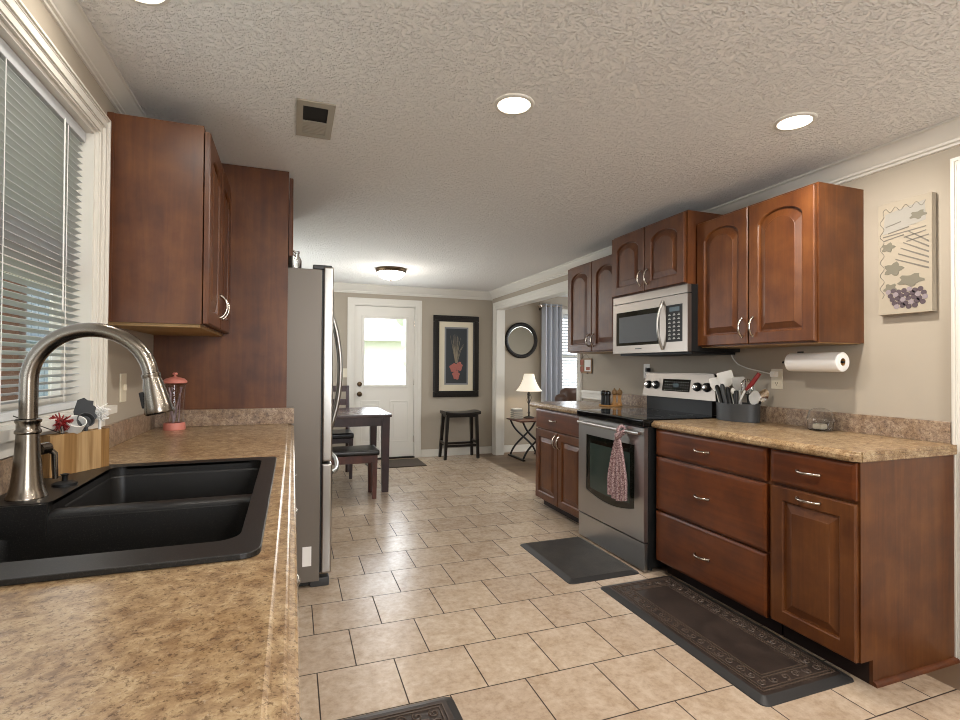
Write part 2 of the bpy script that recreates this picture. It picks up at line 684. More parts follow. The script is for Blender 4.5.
# near doorway slab at the right edge
mb = MB().box(XR + .05, XR + .09, .42, 1.30, 0.003, 2.06)
struct('door_2', mb, M['door_white'])

# ---- far door with half glass
d1 = bpy.data.objects.new('door_1', None)
COL.objects.link(d1)
d1.location = ((DX0 + DX1) / 2, YF, 0)
d1['kind'] = 'structure'
mb = MB()
steps = [(0, .12, .016), (.12, .2, .024), (.2, .6, .018), (.6, .68, .021), (.68, 1, .013)]
for a, b, t in steps:
    wdt = .085
    o, i = wdt * (1 - a), wdt * (1 - b)
    mb.box(DX0 - o, DX0 - i, YF - t, YF, 0, DZ + i)
    mb.box(DX1 + i, DX1 + o, YF - t, YF, 0, DZ + i)
    mb.box(DX0 - o, DX1 + o, YF - t, YF, DZ + i, DZ + o)
mb.box(DX0, DX0 + .012, YF, YF + .12, 0, DZ)
mb.box(DX1 - .012, DX1, YF, YF + .12, 0, DZ)
mb.box(DX0 + .012, DX1 - .012, YF, YF + .12, DZ - .012, DZ)
mb.build('door_casing', M['white'], d1, smooth=False)
gx0, gx1, gz0, gz1 = .872, 1.438, .972, 1.868
ya, yb = YF + .022, YF + .062
mb = MB()
mb.box(DX0 + .014, gx0, ya, yb, .02, DZ - .015)
mb.box(gx1, DX1 - .014, ya, yb, .02, DZ - .015)
mb.box(gx0, gx1, ya, yb, .02, gz0)
mb.box(gx0, gx1, ya, yb, gz1, DZ - .015)
for px0, px1 in ((.835, 1.09), (1.22, 1.475)):       # the two raised panels below the glass
    for k in range(2):
        z0, z1 = .22, .775
        mb.box(px0, px1, ya - .006, ya, z1 - .018, z1, .003)
        mb.box(px0, px1, ya - .006, ya, z0, z0 + .018, .003)
        mb.box(px0, px0 + .018, ya - .006, ya, z0 + .018, z1 - .018, .003)
        mb.box(px1 - .018, px1, ya - .006, ya, z0 + .018, z1 - .018, .003)
        mb.box(px0 + .05, px1 - .05, ya - .004, ya, z0 + .05, z1 - .05, .003)
        break
slab = mb.build('door_slab', M['door_white'], d1, smooth=False)
mb = MB()
f = .03
mb.box(gx0 - f, gx0 + .008, ya - .014, ya, gz0 - f, gz1 + f, .004)
mb.box(gx1 - .008, gx1 + f, ya - .014, ya, gz0 - f, gz1 + f, .004)
mb.box(gx0 + .008, gx1 - .008, ya - .014, ya, gz0 - f, gz0 + .008, .004)
mb.box(gx0 + .008, gx1 - .008, ya - .014, ya, gz1 - .008, gz1 + f, .004)
mb.build('glass_frame', M['white'], d1)
MB().box(gx0, gx1, ya + .015, ya + .019, gz0, gz1).build('pane', M['glass'], d1)
mb = MB().lathe([(.033, 0), (.033, .006), (.014, .01), (.012, .03), (.026, .038), (.030, .052), (.022, .064), (.002, .068)], (.822, ya, .862), (0, -1, 0))
mb.build('knob', M['bronze'], d1, label='bronze round knob')
mb = MB().lathe([(.032, 0), (.030, .014), (.012, .018), (.012, .026), (.002, .027)], (.822, ya, .992), (0, -1, 0))
mb.build('deadbolt', M['bronze'], d1, label='bronze deadbolt rose')
for z in (.25, 1.02, 1.80):
    MB().cyl((DX1 - .012, YF + .012, z - .045), (DX1 - .012, YF + .012, z + .045), .006).build('hinge', M['nickel'], d1)
MB().box(DX0, DX1, YF - .02, YF + .12, 0, .018, .004).build('threshold', M['void'], d1)

# ---- sink window
w1 = bpy.data.objects.new('window_1', None)
COL.objects.link(w1)
w1.location = (XL, 1.4, W1['z0'])
w1['kind'] = 'structure'
y0, y1, z0, z1 = W1['y0'], W1['y1'], W1['z0'], W1['z1']
mb = MB()
xa, xb = XL - .12, XL
mb.box(xa, xb, y0, y0 + .012, z0, z1)
mb.box(xa, xb, y1 - .012, y1, z0, z1)
mb.box(xa, xb, y0 + .012, y1 - .012, z1 - .012, z1)
mb.build('jamb', M['white'], w1, smooth=False)
MB().box(XL - .119, XL, y0 + .001, y1 - .001, z0 - .028, z0).build('window_sill', M['white'], w1)
MB().box(XL + .001, XL + .05, y0 - .10, y1 + .10, z0 - .029, z0 - .0005, .002).build('window_stool', M['white'], w1, smooth=False)
MB().box(XL, XL + .018, y0 - .085, y1 + .085, z0 - .075, z0 - .028, .004).build('apron', M['white'], w1)
mb = MB()
ym = (y0 + y1) / 2
zm = 1.515
for a, b in ((y0 + .012, ym), (ym, y1 - .012)):
    for za, zb in ((z0, zm), (zm, z1 - .012)):
        xo = XL - .10 if za == z0 else XL - .115
        mb.box(xo, xo + .03, a, a + .04, za, zb)
        mb.box(xo, xo + .03, b - .04, b, za, zb)
        mb.box(xo, xo + .03, a + .04, b - .04, za, za + .045)
        mb.box(xo, xo + .03, a + .04, b - .04, zb - .035, zb)
mb.build('sash', M['white'], w1, smooth=False)
MB().box(XL - .092, XL - .089, y0 + .02, y1 - .02, z0 + .02, z1 - .02).build('pane', M['glass'], w1)

# ---- dining side window (behind the fridge) and living window
for nm, args in (('window_2', None),):
    w2 = bpy.data.objects.new(nm, None)
    COL.objects.link(w2)
    w2.location = ((LW[0] + LW[1]) / 2, YF, LW[2])
    w2['kind'] = 'structure'
    mb = MB()
    x0, x1, z0, z1 = LW
    c = .07
    mb.box(x0 - c, x0, YF - .018, YF, z0, z1)
    mb.box(x1, x1 + c, YF - .018, YF, z0, z1)
    mb.box(x0 - c, x1 + c, YF - .018, YF, z1, z1 + c)
    mb.box(x0 - c, x1 + c, YF - .03, YF, z0 - c, z0)
    mb.box(x0, x0 + .04, YF + .05, YF + .09, z0, z1)
    mb.box(x1 - .04, x1, YF + .05, YF + .09, z0, z1)
    mb.box(x0 + .04, x1 - .04, YF + .05, YF + .09, z0, z0 + .04)
    mb.box(x0 + .04, x1 - .04, YF + .05, YF + .09, z1 - .04, z1)
    mb.box(x0 + .04, x1 - .04, YF + .05, YF + .09, 1.38, 1.43)
    mb.build('window_frame', M['white'], w2, smooth=False)
    MB().box(x0, x1, YF + .075, YF + .078, z0, z1).build('pane', M['glass'], w2)

# ------------------------------------------------------------------ outside
mb = MB().box(-16, XL - .14, -10, 24, -.5, -.45)
mb.box(XL - .14, XE + 12, YF + .14, 30, -.5, -.45)
struct('ground_lawn', mb, M['grass'])
t = thing('neighbour_house', 'pale neighbouring house with grey gable roof seen through the dining door glass', 'house', (2.2, 17.5, -.45))
MB().box(.2, 4.6, 16, 20, -.45, 2.1).build('wall', M['siding'], t)
MB().prism([(-.2, 2.0), (5.0, 2.0), (2.3, 3.25)], 'y', 15.7, 20.3).build('roof', M['roofing'], t)
t = thing('garden_tree', 'leafy green tree standing outside beyond the dining door glass', 'tree', (3.9, 13.0, -.45))
MB().cyl((3.9, 13, -.45), (3.9, 13, 1.4), .12, .08).build('trunk', M['post_brown'], t)
mb = MB()
for k in range(16):
    a, b = random.uniform(0, 6.28), random.uniform(-.6, 1)
    mb.sphere((3.9 + 1.1 * math.cos(a) * random.random(), 13 + .9 * math.sin(a) * random.random(), 2.0 + b), random.uniform(.4, .65), 10)
mb.build('crown', M['leafgreen'], t)
for k, (x, y) in enumerate(((-2.05, 5.0), (-2.05, 6.5))):
    mb = MB().box(x - .06, x + .06, y - .06, y + .06, -.45, 2.2, .006)
    tag(mb.build('porch_post', M['post_brown']), ['brown porch post seen through the sink window blind behind the faucet neck', 'brown porch post seen through the sink window blind beside the casing'][k], 'post')
mb = MB()
for k in range(100):
    mb.box(-4.2, -4.16, -2 + k * .26, -2 + k * .26 + .24, -.45, 2.55)
mb.box(-4.16, -4.12, -2, 24, 1.6, 1.7)
tag(mb.build('board_fence', M['deck_blue'], smooth=False), 'blue grey board fence outside beyond the sink window', 'fence')
MB().box(-2.35, XL - .125, -2, 10, 2.42, 2.5).build('porch_shade_roof', M['tan_board'])['kind'] = 'structure'  # unseen roof added to darken the outside behind the sink blind
mb = MB()
mb.box(-2.12, -1.98, -1, 9, 2.2, 2.36)
tag(mb.build('porch_beam', M['tan_board']), 'tan porch beam resting on the brown posts outside', 'beam')

# ------------------------------------------------------------------ cabinet doors
# local frame: u across, v up, w out of the face; placed by a function P(u, v, w)


def door_mesh(mb, P, W, H, T, arch=0.0, fr=.062, slab=False):
    n = 14

    def quad(a, b, c, d):
        mb.bm.faces.new([mb.bm.verts.new(P(*p)) for p in (a, b, c, d)])
    if slab:       # drawer front: stepped edge around a flat field
        loops = [(0, 0), (0, T - .006), (.010, T - .001), (.018, T)]
        rings = [[P(d, d, wv), P(W - d, d, wv), P(W - d, H - d, wv), P(d, H - d, wv)] for d, wv in loops]
        mb.loft([[Vector(p) for p in r] for r in rings])
        return
    fr_t = fr

    def loop(d, wv):
        u0, u1, v0 = fr + d, W - fr - d, fr + d
        vt = H - fr_t - arch - d
        pts = [(u0, v0), (u1, v0)]
        for i in range(n + 1):
            tt = i / n
            u = u1 + (u0 - u1) * tt
            pts.append((u, vt + arch * (1 - (2 * tt - 1) ** 2) ** .68 if arch else vt))
        return [(u, v, wv) for u, v in pts]

    def outer(d, wv):
        u0, u1, v0, v1 = d, W - d, d, H - d
        pts = [(u0, v0), (u1, v0)]
        for i in range(n + 1):
            tt = i / n
            pts.append((u1 + (u0 - u1) * tt, v1))
        return [(u, v, wv) for u, v in pts]
    rings = [outer(0, 0), outer(0, T - .004), outer(.004, T), loop(-.003, T), loop(.001, T - .004), loop(.003, T - .013), loop(.009, T - .013), loop(.040, T - .003), loop(.042, T - .0015), loop(.046, T - .0015)]
    mb.loft([[Vector(P(*p)) for p in r] for r in rings], True, True, True)


def pull(mb, P, u, v, vert=True, ln=.098, r=.006):
    """arched bar pull"""
    pts, rad = [], []
    for i in range(13):
        a = i / 12
        s_ = (a - .5) * ln
        h = .004 + .026 * math.sin(PI * a) ** .6
        pts.append(P(u, v + s_, h) if vert else P(u + s_, v, h))
        rad.append(r * (1.25 if i in (0, 12) else 1))
    mb.tube(pts, rad, 8)
    for e in (-.5, .5):
        q = P(u, v + e * ln, 0) if vert else P(u + e * ln, v, 0)
        q2 = P(u, v + e * ln, .006) if vert else P(u + e * ln, v, .006)
        mb.cyl(q, q2, .0075, n=10)


def faceX(x, y0, z0, sgn):
    """P for a face on plane x facing sgn (-1: towards -x)"""
    return lambda u, v, w: (x + sgn * w, y0 + u, z0 + v)


def add_door(t, x, sgn, y0, y1, z0, z1, arch, hu, hv, vert=True, T=.02, slab=False, name='door', grain='cherry'):
    """door between y0 and y1 whose back lies on plane x"""
    x += sgn * .004
    P = faceX(x, y0, z0, sgn)
    mb = MB()
    door_mesh(mb, P, y1 - y0, z1 - z0, T, arch, slab=slab)
    d = mb.build(name, M[grain], t, smooth=False)
    if hu is not None:
        mb = MB()
        P2 = faceX(x + sgn * T, y0, z0, sgn)
        pull(mb, P2, hu, hv, vert)
        mb.build('handle', M['nickel'], d, label='arched nickel pull')
    return d


# ---- right base cabinets
FX = 2.07          # face frame plane


def base_body(t, y0, y1, toe_near=False):
    mb = MB()
    mb.box(FX, XR - .003, y0, y1, .10, .875)
    mb.build('body', M['cherry'], t, smooth=False)
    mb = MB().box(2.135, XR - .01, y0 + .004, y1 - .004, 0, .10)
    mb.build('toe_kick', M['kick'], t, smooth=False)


t = thing('base_cabinet', 'cherry base cabinet with one drawer over one door at the open end of the counter', 'cabinet', (2.36, 1.56, 0), group='cherry base cabinets along the right wall')
mb = MB()
mb.box(FX, XR - .003, 1.376, 1.755, .10, .875)
mb.build('body', M['cherry'], t, smooth=False)
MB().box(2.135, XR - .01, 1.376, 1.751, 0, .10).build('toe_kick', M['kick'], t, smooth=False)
mb = MB().prism([(2.068, .10), (2.068, .875), (XR, .875), (XR, 0), (2.135, 0), (2.135, .10)], 'y', 1.363, 1.376)
mb.build('end_panel', M['cherry'], t, smooth=False)
mb = MB().prism([(1.363, 0), (1.347, 0), (1.348, .008), (1.353, .015), (1.363, .018)], 'x', 2.135, XR)
mb.build('shoe_moulding', M['cherry_h'], t, ang=60)
add_door(t, FX, -1, 1.370, 1.744, .722, .868, 0, .19, .073, False, slab=True, name='drawer', grain='cherry_h')
add_door(t, FX, -1, 1.370, 1.744, .100, .708, 0, .19, .578, False)

t = thing('base_cabinet', 'cherry base cabinet with three wide drawers beside the range', 'cabinet', (2.36, 2.145, 0), group='cherry base cabinets along the right wall')
base_body(t, 1.755, 2.535)
for z0, z1 in ((.716, .868), (.392, .704), (.090, .380)):
    add_door(t, FX, -1, 1.768, 2.530, z0, z1, 0, .39, (z1 - z0) * .5, False, slab=True, name='drawer', grain='cherry_h')

t = thing('base_cabinet', 'cherry base cabinet with two doors beyond the range', 'cabinet', (2.36, 3.73, 0), group='cherry base cabinets along the right wall')
base_body(t, 3.325, 4.15)
add_door(t, FX, -1, 3.335, 4.143, .700, .862, 0, .475, .082, False, slab=True, name='drawer', grain='cherry_h')
add_door(t, FX, -1, 3.335, 3.735, .085, .688, 0, .372, .53, True)
add_door(t, FX, -1, 3.743, 4.143, .085, .688, 0, .030, .53, True)


def counter(label, y0, y1, xfront, xback, ztop, sy0, sy1, th=.04, face=-1, endnear=False, endfar=False):
    t = thing('countertop', label, 'countertop', ((xfront + xback) / 2, (y0 + y1) / 2, ztop - th), group='tan laminate countertops along the right wall')
    # ogee edge profile run along y
    prof = [(xback, ztop), (xfront + .020, ztop), (xfront + .014, ztop - .003), (xfront + .010, ztop - .010), (xfront + .003, ztop - .013), (xfront, ztop - .019), (xfront, ztop - th + .008), (xfront + .006, ztop - th), (xback, ztop - th)]
    ya, yb = y0, y1
    if endnear:
        rings = []
        for o, y in (((.026), y0), (0, y0 + .026), (0, y1)):
            rings.append([(max(x, xfront + o) if x < xback - .3 else x, y, z) for x, z in prof])
        mb = MB().loft([[Vector(p) for p in r] for r in rings])
    else:
        mb = MB().prism(prof, 'y', y0, y1)
    mb.build('counter_slab', M['laminate'], t, ang=18)
    if sy1 > sy0:
        MB().box(xback - .02, xback, sy0, sy1, ztop, ztop + .094, .004).build('backsplash', M['splash'], t)
    return t


t = counter('tan laminate countertop holding the grey utensil caddy', 1.354, 2.545, 2.028, XR, .915, 1.376, 2.545, endnear=True)
# moulded end strip of the near end
mb = MB()
for z0, z1, o in ((.875, .888, .004), (.888, .901, .007), (.901, .911, .004)):
    mb.box(2.062, XR - .03, 1.354 - o, 1.355, z0, z1, .0015)
mb.build('end_strip', M['laminate'], t)
counter('tan laminate countertop end beyond the range holding the shaker tray', 3.318, 4.235, 2.028, XR, .915, 3.33, 4.0)

# ------------------------------------------------------------------ upper cabinets


def upper(label, face, y0, y1, z0, z1, arch=.055, xb=XR, hv=.09, nd=2):
    t = thing('wall_cabinet', label, 'cabinet', ((face + xb) / 2, (y0 + y1) / 2, z0), group='cherry wall cabinets along the right wall')
    mb = MB().box(face + .02, xb, y0, y1, z0, z1)
    mb.build('body', M['cherry'], t, smooth=False)
    MB().box(face + .03, xb - .01, y0 + .01, y1 - .01, z0 - .004, z0).build('underside', M['cherry_under'], t, label='pale unfinished underside')
    ym = (y0 + y1) / 2
    g = .004
    add_door(t, face + .02, -1, y0 + .006, ym - g, z0 + .006, z1 - .012, arch, ym - g - y0 - .006 - .032, hv, True)
    add_door(t, face + .02, -1, ym + g, y1 - .006, z0 + .006, z1 - .012, arch, .032, hv, True)
    return t


upper('cherry wall cabinet with two tall arched doors above the paper towel roll', 2.335, 1.742, 2.512, 1.362, 2.13)
upper('short raised cherry wall cabinet with two arched doors above the microwave', 2.25, 2.514, 3.285, 1.752, 2.205, .05)
upper('cherry wall cabinet with two narrow arched doors next to the living room opening', 2.335, 3.290, 4.09, 1.362, 2.125)

# ------------------------------------------------------------------ microwave
t = thing('microwave', 'stainless over-the-range microwave hung under the short wall cabinet', 'microwave', (2.46, 2.88, 1.335))
my0, my1, mz0, mz1, mx = 2.492, 3.262, 1.335, 1.747, 2.25
mb = MB().box(mx + .03, XR, my0 + .003, my1 - .003, mz0 - .0, mz1)
mb.build('body', M['black'], t, smooth=False)
mb = MB().box(mx, mx + .03, my0, my1, mz1 - .052, mz1, .004)
mb.build('vent_strip', M['steel_warm'], t)
mb = MB()
wy0, wy1, wz0, wz1 = 2.745, 3.222, 1.390, 1.632
py0, py1, pz0, pz1 = 2.535, 2.685, 1.398, 1.632
a0, a1, b0, b1 = my0, my1, mz0, mz1 - .056
ycuts = [a0, py0, py1, wy0, wy1, a1]
mb.box(mx, mx + .03, a0, a1, b0, wz0)
mb.box(mx, mx + .03, a0, a1, wz1, b1)
for p, q in ((a0, py0), (py1, wy0), (wy1, a1)):
    mb.box(mx, mx + .03, p, q, wz0, wz1)
mb.box(mx, mx + .03, py0, py1, wz0, pz0)
mb.build('door', M['steel_warm'], t, smooth=False)
MB().box(mx + .004, mx + .03, wy0, wy1, wz0, wz1).build('door_window', M['glass_dark'], t, label='dark glass window')
mb = MB()
yi0, yi1, zi0, zi1 = wy0 + .03, wy1 - .03, wz0 + .02, wz1 - .035
mb.box(mx + .002, mx + .005, yi0, yi1, zi0, zi1, .001)
mb.build('window_screen', M['dark_grey'], t)
cp = MB().box(mx + .003, mx + .03, py0, py1, pz0, pz1).build('control_panel', M['black'], t, label='black touch panel with pale printed keys')
mb = MB()
for r in range(7):
    for c in range(3):
        yk = py0 + .025 + c * .042
        zk = pz0 + .016 + r * .025
        mb.box(mx + .0022, mx + .003, yk, yk + .022, zk, zk + .006)
        mb.box(mx + .0022, mx + .003, yk + .004, yk + .017, zk + .009, zk + .012)
mb.build('keys', M['keys'], cp, smooth=False)
MB().box(mx + .0022, mx + .003, py0 + .03, py1 - .03, pz1 - .042, pz1 - .014).build('display', M['lcd'], cp)
mb = MB()
pts = []
for i in range(17):
    a = i / 16
    pts.append((mx - .002 - .042 * math.sin(PI * a) ** .8, 2.712, 1.352 + .312 * a))
mb.tube(pts, .0085, 10)
mb.build('handle', M['steel_v'], t, label='bowed stainless handle')
MB().box(mx - .001, mx, 2.93, 3.0, 1.362, 1.368).build('badge', M['dark_grey'], t)
mb = MB().box(mx + .05, XR - .02, my0 + .02, my1 - .02, mz0 - .016, mz0, .004)
mb.build('vent_base', M['black'], t)

# ------------------------------------------------------------------ range
t = thing('range', 'stainless freestanding electric range with black glass top between the base cabinets', 'range', (2.3, 2.93, 0))
ry0, ry1 = 2.552, 3.310
MB().box(2.012, 2.645, ry0 + .002, ry1 - .002, .03, .90).build('body', M['black'], t, smooth=False)
for x in (2.06, 2.58):
    for y in (ry0 + .05, ry1 - .05):
        MB().cyl((x, y, 0), (x, y, .032), .018).build('foot', M['black'], t)
mb = MB().box(1.968, 2.60, ry0, ry1, .874, .922, .010, 3)
ck = mb.build('cooktop', M['black_gloss'], t, label='black glass cooktop')
for x, y, r in ((2.14, 2.74, .10), (2.14, 3.12, .082), (2.42, 2.74, .075), (2.42, 3.12, .10)):
    MB().lathe([(r - .003, .9222), (r - .003, .9226), (r, .9226), (r, .9222)], (x, y, 0), n=40, cap0=False, cap1=False).build('burner_ring', M['dark_grey'], ck)
# oven door with a curved-bottom window
Y0, Y1 = ry0 + .004, ry1 - .004
dx = 1.985
mb = MB()
wz1 = .755
wy0, wy1 = 2.650, 3.205


def wbot(y):
    k = (y - (wy0 + wy1) / 2) / ((wy1 - wy0) / 2)
    return .322 + .042 * k * k


nseg = 16
outer_ = [(Y0, .185), (Y1, .185), (Y1, .868), (Y0, .868)]
hole = [(wy0, wz1)] + [(wy0 + (wy1 - wy0) * i / nseg, wbot(wy0 + (wy1 - wy0) * i / nseg)) for i in range(nseg + 1)] + [(wy1, wz1)]
mb.plate(outer_, [hole], 0, .027)
for v in mb.bm.verts:
    v.co = Vector((dx + v.co.z, v.co.x, v.co.y))
od = mb.build('oven_door', M['steel'], t, smooth=False)
hole2 = [(y, z) for y, z in hole]
mb = MB().prism(hole2, 'x', dx + .004, dx + .026)
mb.build('oven_window', M['glass_dark'], od, smooth=False, label='dark oven window with a curved bottom')
mb = MB()
inner = [(wy0 + .05, wz1 - .055), (wy0 + .05, .40)] + [(wy0 + .05 + (wy1 - wy0 - .1) * i / 8, .385 - .012 * math.sin(PI * i / 8)) for i in range(9)] + [(wy1 - .05, .40), (wy1 - .05, wz1 - .055)]
mb.prism(inner, 'x', dx + .0025, dx + .0045)
M['oven_glass_in'] = mat('oven glass with painted reflection', '35423d', .06, spec=.9)  # grey-green base colour stands in for the room's reflection
mb.build('window_screen', M['oven_glass_in'], od, smooth=False)
mb = MB()
pts = []
for i in range(15):
    a = i / 14
    pts.append((1.957 - .010 * math.sin(PI * a), Y0 + .012 + (Y1 - Y0 - .050) * a, .838))
mb.tube(pts, .0115, 12)
for y in (Y0 + .035, Y1 - .055):
    mb.box(1.955, 1.987, y - .012, y + .012, .829, .847, .003)
mb.build('handle', M['steel'], od, label='long stainless bar handle')
mb = MB().box(1.987, 2.012, Y0, Y1, .012, .176, .004)
mb.build('storage_drawer', M['steel'], t)
# backguard
mb = MB()
prof = [(2.655, .922), (2.655, 1.19), (2.600, 1.19), (2.588, 1.180), (2.562, 1.022), (2.585, 1.018), (2.585, .922)]
mb.prism([(x, z) for x, z in prof], 'y', 2.640, 3.300)
mb.build('backguard', M['black'], t, smooth=False)


def guard(yy, zz, off=0.0):       # point on the sloped fascia
    k = (zz - 1.022) / (1.18 - 1.022)
    return Vector((2.562 + .026 * k - off, yy, zz))


mb = MB()
outl = [(2.580, 1.020), (3.315, 1.020), (3.300, 1.190), (2.620, 1.190)]
mb.loft([[guard(y, z, .001) for y, z in outl], [guard(y, z, .006) for y, z in outl]])
mb.loft([[Vector((2.655, 2.625, 1.1915)), Vector((2.655, 3.300, 1.1915)), Vector((2.583, 3.300, 1.1915)), Vector((2.583, 2.625, 1.1915))], [Vector((2.655, 2.625, 1.196)), Vector((2.655, 3.300, 1.196)), Vector((2.583, 3.300, 1.196)), Vector((2.583, 2.625, 1.196))]])
fa = mb.build('control_fascia', M['steel_warm'], t, smooth=False)
mb = MB()
outl = [(2.822, 1.066), (3.098, 1.066), (3.098, 1.152), (2.822, 1.152)]
mb.loft([[guard(y, z, .006) for y, z in outl], [guard(y, z, .0085) for y, z in outl]])
dp = mb.build('display_panel', M['black_gloss'], fa, label='black display panel with printed keys')
mb = MB()
for r in range(4):
    for c in range(11):
        if 4 <= c <= 6 and r in (1, 2):
            continue
        y, z = 2.835 + c * .023, 1.073 + r * .019
        o = [(y, z), (y + .008, z), (y + .008, z + .0045), (y, z + .0045)]
        mb.loft([[guard(a, b, .0085) for a, b in o], [guard(a, b, .0092) for a, b in o]])
mb.build('keys', M['keys'], dp, smooth=False)
mb = MB()
o = [(2.93, 1.095), (2.985, 1.095), (2.985, 1.122), (2.93, 1.122)]
mb.loft([[guard(a, b, .0085) for a, b in o], [guard(a, b, .0092) for a, b in o]])
mb.build('display', M['lcd'], dp, smooth=False)
for y in (2.665, 2.752, 3.172, 3.256):
    p = guard(y, 1.105, .006)
    q = Vector((-1, 0, .165)).normalized()
    mb = MB().lathe([(.031, 0), (.031, .004), (.027, .020), (.024, .023)], p, q, 24)
    k = mb.build('knob', M['black'], fa)
    mb = MB().lathe([(.020, .0225), (.019, .027), (.015, .030), (.002, .0305)], p, q, 24)
    mb.box(-.003, .003, -.017, .017, .029, .034, .001, 1, Matrix.Translation(p) @ Vector((0, 0, 1)).rotation_difference(q).to_matrix().to_4x4())
    mb.build('knob_cap', M['chrome'], k, label='chrome cap')

# towel tied to the oven handle
t = thing('kitchen_towel', 'pink and grey patterned towel tied over the oven door handle', 'towel', (1.93, 2.74, .41))
mb = MB()
n = 22
for side in (0, 1):
    rows = []
    for r in range(15):
        a = r / 14
        z = .795 - .385 * a
        wdt = .018 + (.098 - .018) * min(1, a * 1.5) ** .8
        row = []
        for k in range(n + 1):
            u = k / n - .5
            x = 1.930 - .012 * math.cos(u * 26 + .6) * min(1, .4 + a) - .008 * side
            row.append((x, 2.738 + u * 2 * wdt, z - (.012 * math.cos(u * 5) if r == 14 else 0)))
        rows.append(row)
    if side == 0:
        front = rows
    else:
        back = rows
loops = [fr + list(reversed(bk)) for fr, bk in zip(back, front)]
mb.loft([[Vector(p) for p in lp] for lp in loops])
mb.build('towel_body', M['towel'], t, ang=70)
mb = MB()
pts = []
for i in range(17):
    a = 2 * PI * i / 16
    pts.append((1.949 + .026 * math.cos(a), 2.735, .838 + .026 * math.sin(a)))
mb.tube(pts, .011, 8)
mb.tube([(1.928, 2.757, .812), (1.920, 2.735, .80), (1.920, 2.715, .81), (1.920, 2.695, .832), (1.920, 2.67, .842)], [.013, .02, .018, .012, .007], 8)
mb.sphere((1.924, 2.735, .806), .02, 12, (.9, 1.3, 1))
mb.build('tied_loop', M['towel'], t)

# ------------------------------------------------------------------ left counter run
LZ = .920
LXF = .010          # front edge
PY = 2.965           # refrigerator end panel
t = thing('base_cabinet', 'cherry sink base cabinet under the left counter with its doors facing the room', 'cabinet', (-.33, 1.3, 0))
mb = MB()
for y in (-1.0, -.2, .85, 1.95, PY - .022):
    mb.box(XL + .005, -.04, y, y + .02, .118, LZ - .04)
mb.box(XL + .005, -.04, -1.0, PY - .002, .10, .118)
mb.box(XL + .005, XL + .012, -1.0, PY - .002, .118, LZ - .04)
mb.box(-.058, -.0405, -1.0, PY - .002, .84, LZ - .041)
mb.build('body', M['cherry'], t, smooth=False)
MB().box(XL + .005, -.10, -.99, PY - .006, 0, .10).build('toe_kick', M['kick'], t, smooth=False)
ys = [-.99, -.2, .46, .86, 1.40, 1.94, 2.47, PY - .006]
for a, b in zip(ys, ys[1:]):
    hu = .03 if (b - a) < .5 and a < 1.4 else b - a - .03
    add_door(t, -.04, 1, a + .004, b - .004, .11, .69, 0, hu, .54, True)
    add_door(t, -.04, 1, a + .004, b - .004, .705, .872, 0, (b - a) / 2, .083, False, slab=True, name='drawer', grain='cherry_h')

SK = dict(x0=-.632, x1=-.047, y0=.912, y1=1.852)
t = thing('countertop', 'long tan laminate countertop around the black sink', 'countertop', (-.32, 1.0, LZ - .04))
th = .04
prof = [(-.045, LZ), (LXF - .034, LZ), (LXF - .031, LZ - .0015), (LXF - .029, LZ - .004), (LXF - .016, LZ - .005), (LXF - .013, LZ - .0065), (LXF - .011, LZ - .010), (LXF - .004, LZ - .0115), (LXF - .001, LZ - .014), (LXF, LZ - .018), (LXF, LZ - th + .006), (LXF - .004, LZ - th), (-.045, LZ - th)]
mb = MB().prism(prof, 'y', -1.0, PY - .001)
hy0, hy1, hx0, hx1 = SK['y0'] + .02, SK['y1'] - .02, SK['x0'] + .015, SK['x1'] - .018
mb.box(XL + .004, -.045, -1.0, hy0, LZ - th, LZ)
mb.box(XL + .004, -.045, hy1, PY - .001, LZ - th, LZ)
mb.box(XL + .004, hx0, hy0, hy1, LZ - th, LZ)
mb.box(hx1, -.045, hy0, hy1, LZ - th, LZ)
mb.build('counter_slab', M['laminate'], t, ang=18)
MB().box(XL + .004, XL + .016, -1.0, PY - .021, LZ, LZ + .087, .004).build('backsplash', M['splash'], t)
MB().box(XL + .004, LXF - .001, PY - .021, PY - .001, LZ, LZ + .085, .004).build('end_splash', M['splash'], t)

# ---- sink
t = thing('sink', 'black composite double bowl drop-in sink set in the left counter', 'sink', (-.33, 1.38, LZ - .2))
zr = LZ + .010
zd = LZ - .010          # level of the low divider between the bowls
outer = rrect(SK['x0'], SK['x1'], SK['y0'], SK['y1'], .03)
hole = []
for cx, cy, r, a0, a1 in ((-.125, 1.765, .035, 0, 90), (-.462, 1.765, .035, 90, 180)):
    hole += [(cx + r * math.cos(R(a0 + (a1 - a0) * i / 6)), cy + r * math.sin(R(a0 + (a1 - a0) * i / 6))) for i in range(7)]
hole += [(-.497, 1.400), (-.503, 1.387), (-.516, 1.381), (-.586, 1.381), (-.600, 1.375), (-.606, 1.361)]
for cx, cy, r, a0, a1 in ((-.566, 1.032, .04, 180, 270), (-.125, 1.032, .04, 270, 360)):
    hole += [(cx + r * math.cos(R(a0 + (a1 - a0) * i / 6)), cy + r * math.sin(R(a0 + (a1 - a0) * i / 6))) for i in range(7)]
far = rrect(-.494, -.093, 1.437, 1.797, .032)
near = rrect(-.603, -.088, .995, 1.379, .036)
mb = MB().plate(outer, [hole], LZ + .0005, zr)
ro = mb.build('rim', M['sink'], t, smooth=False)
bm_ = ro.modifiers.new('bevel', 'BEVEL')
bm_.width = .0035
bm_.segments = 2
bm_.limit_method = 'ANGLE'
mb = MB()
mb.loft([[Vector((x, y, zr)) for x, y in hole], [Vector((x, y, zd - .012)) for x, y in hole]], True, False, False)
prof = []
for i in range(9):
    a = PI * i / 8
    prof.append((1.408 + .030 * math.cos(a), zd - .016 + .016 * math.sin(a)))
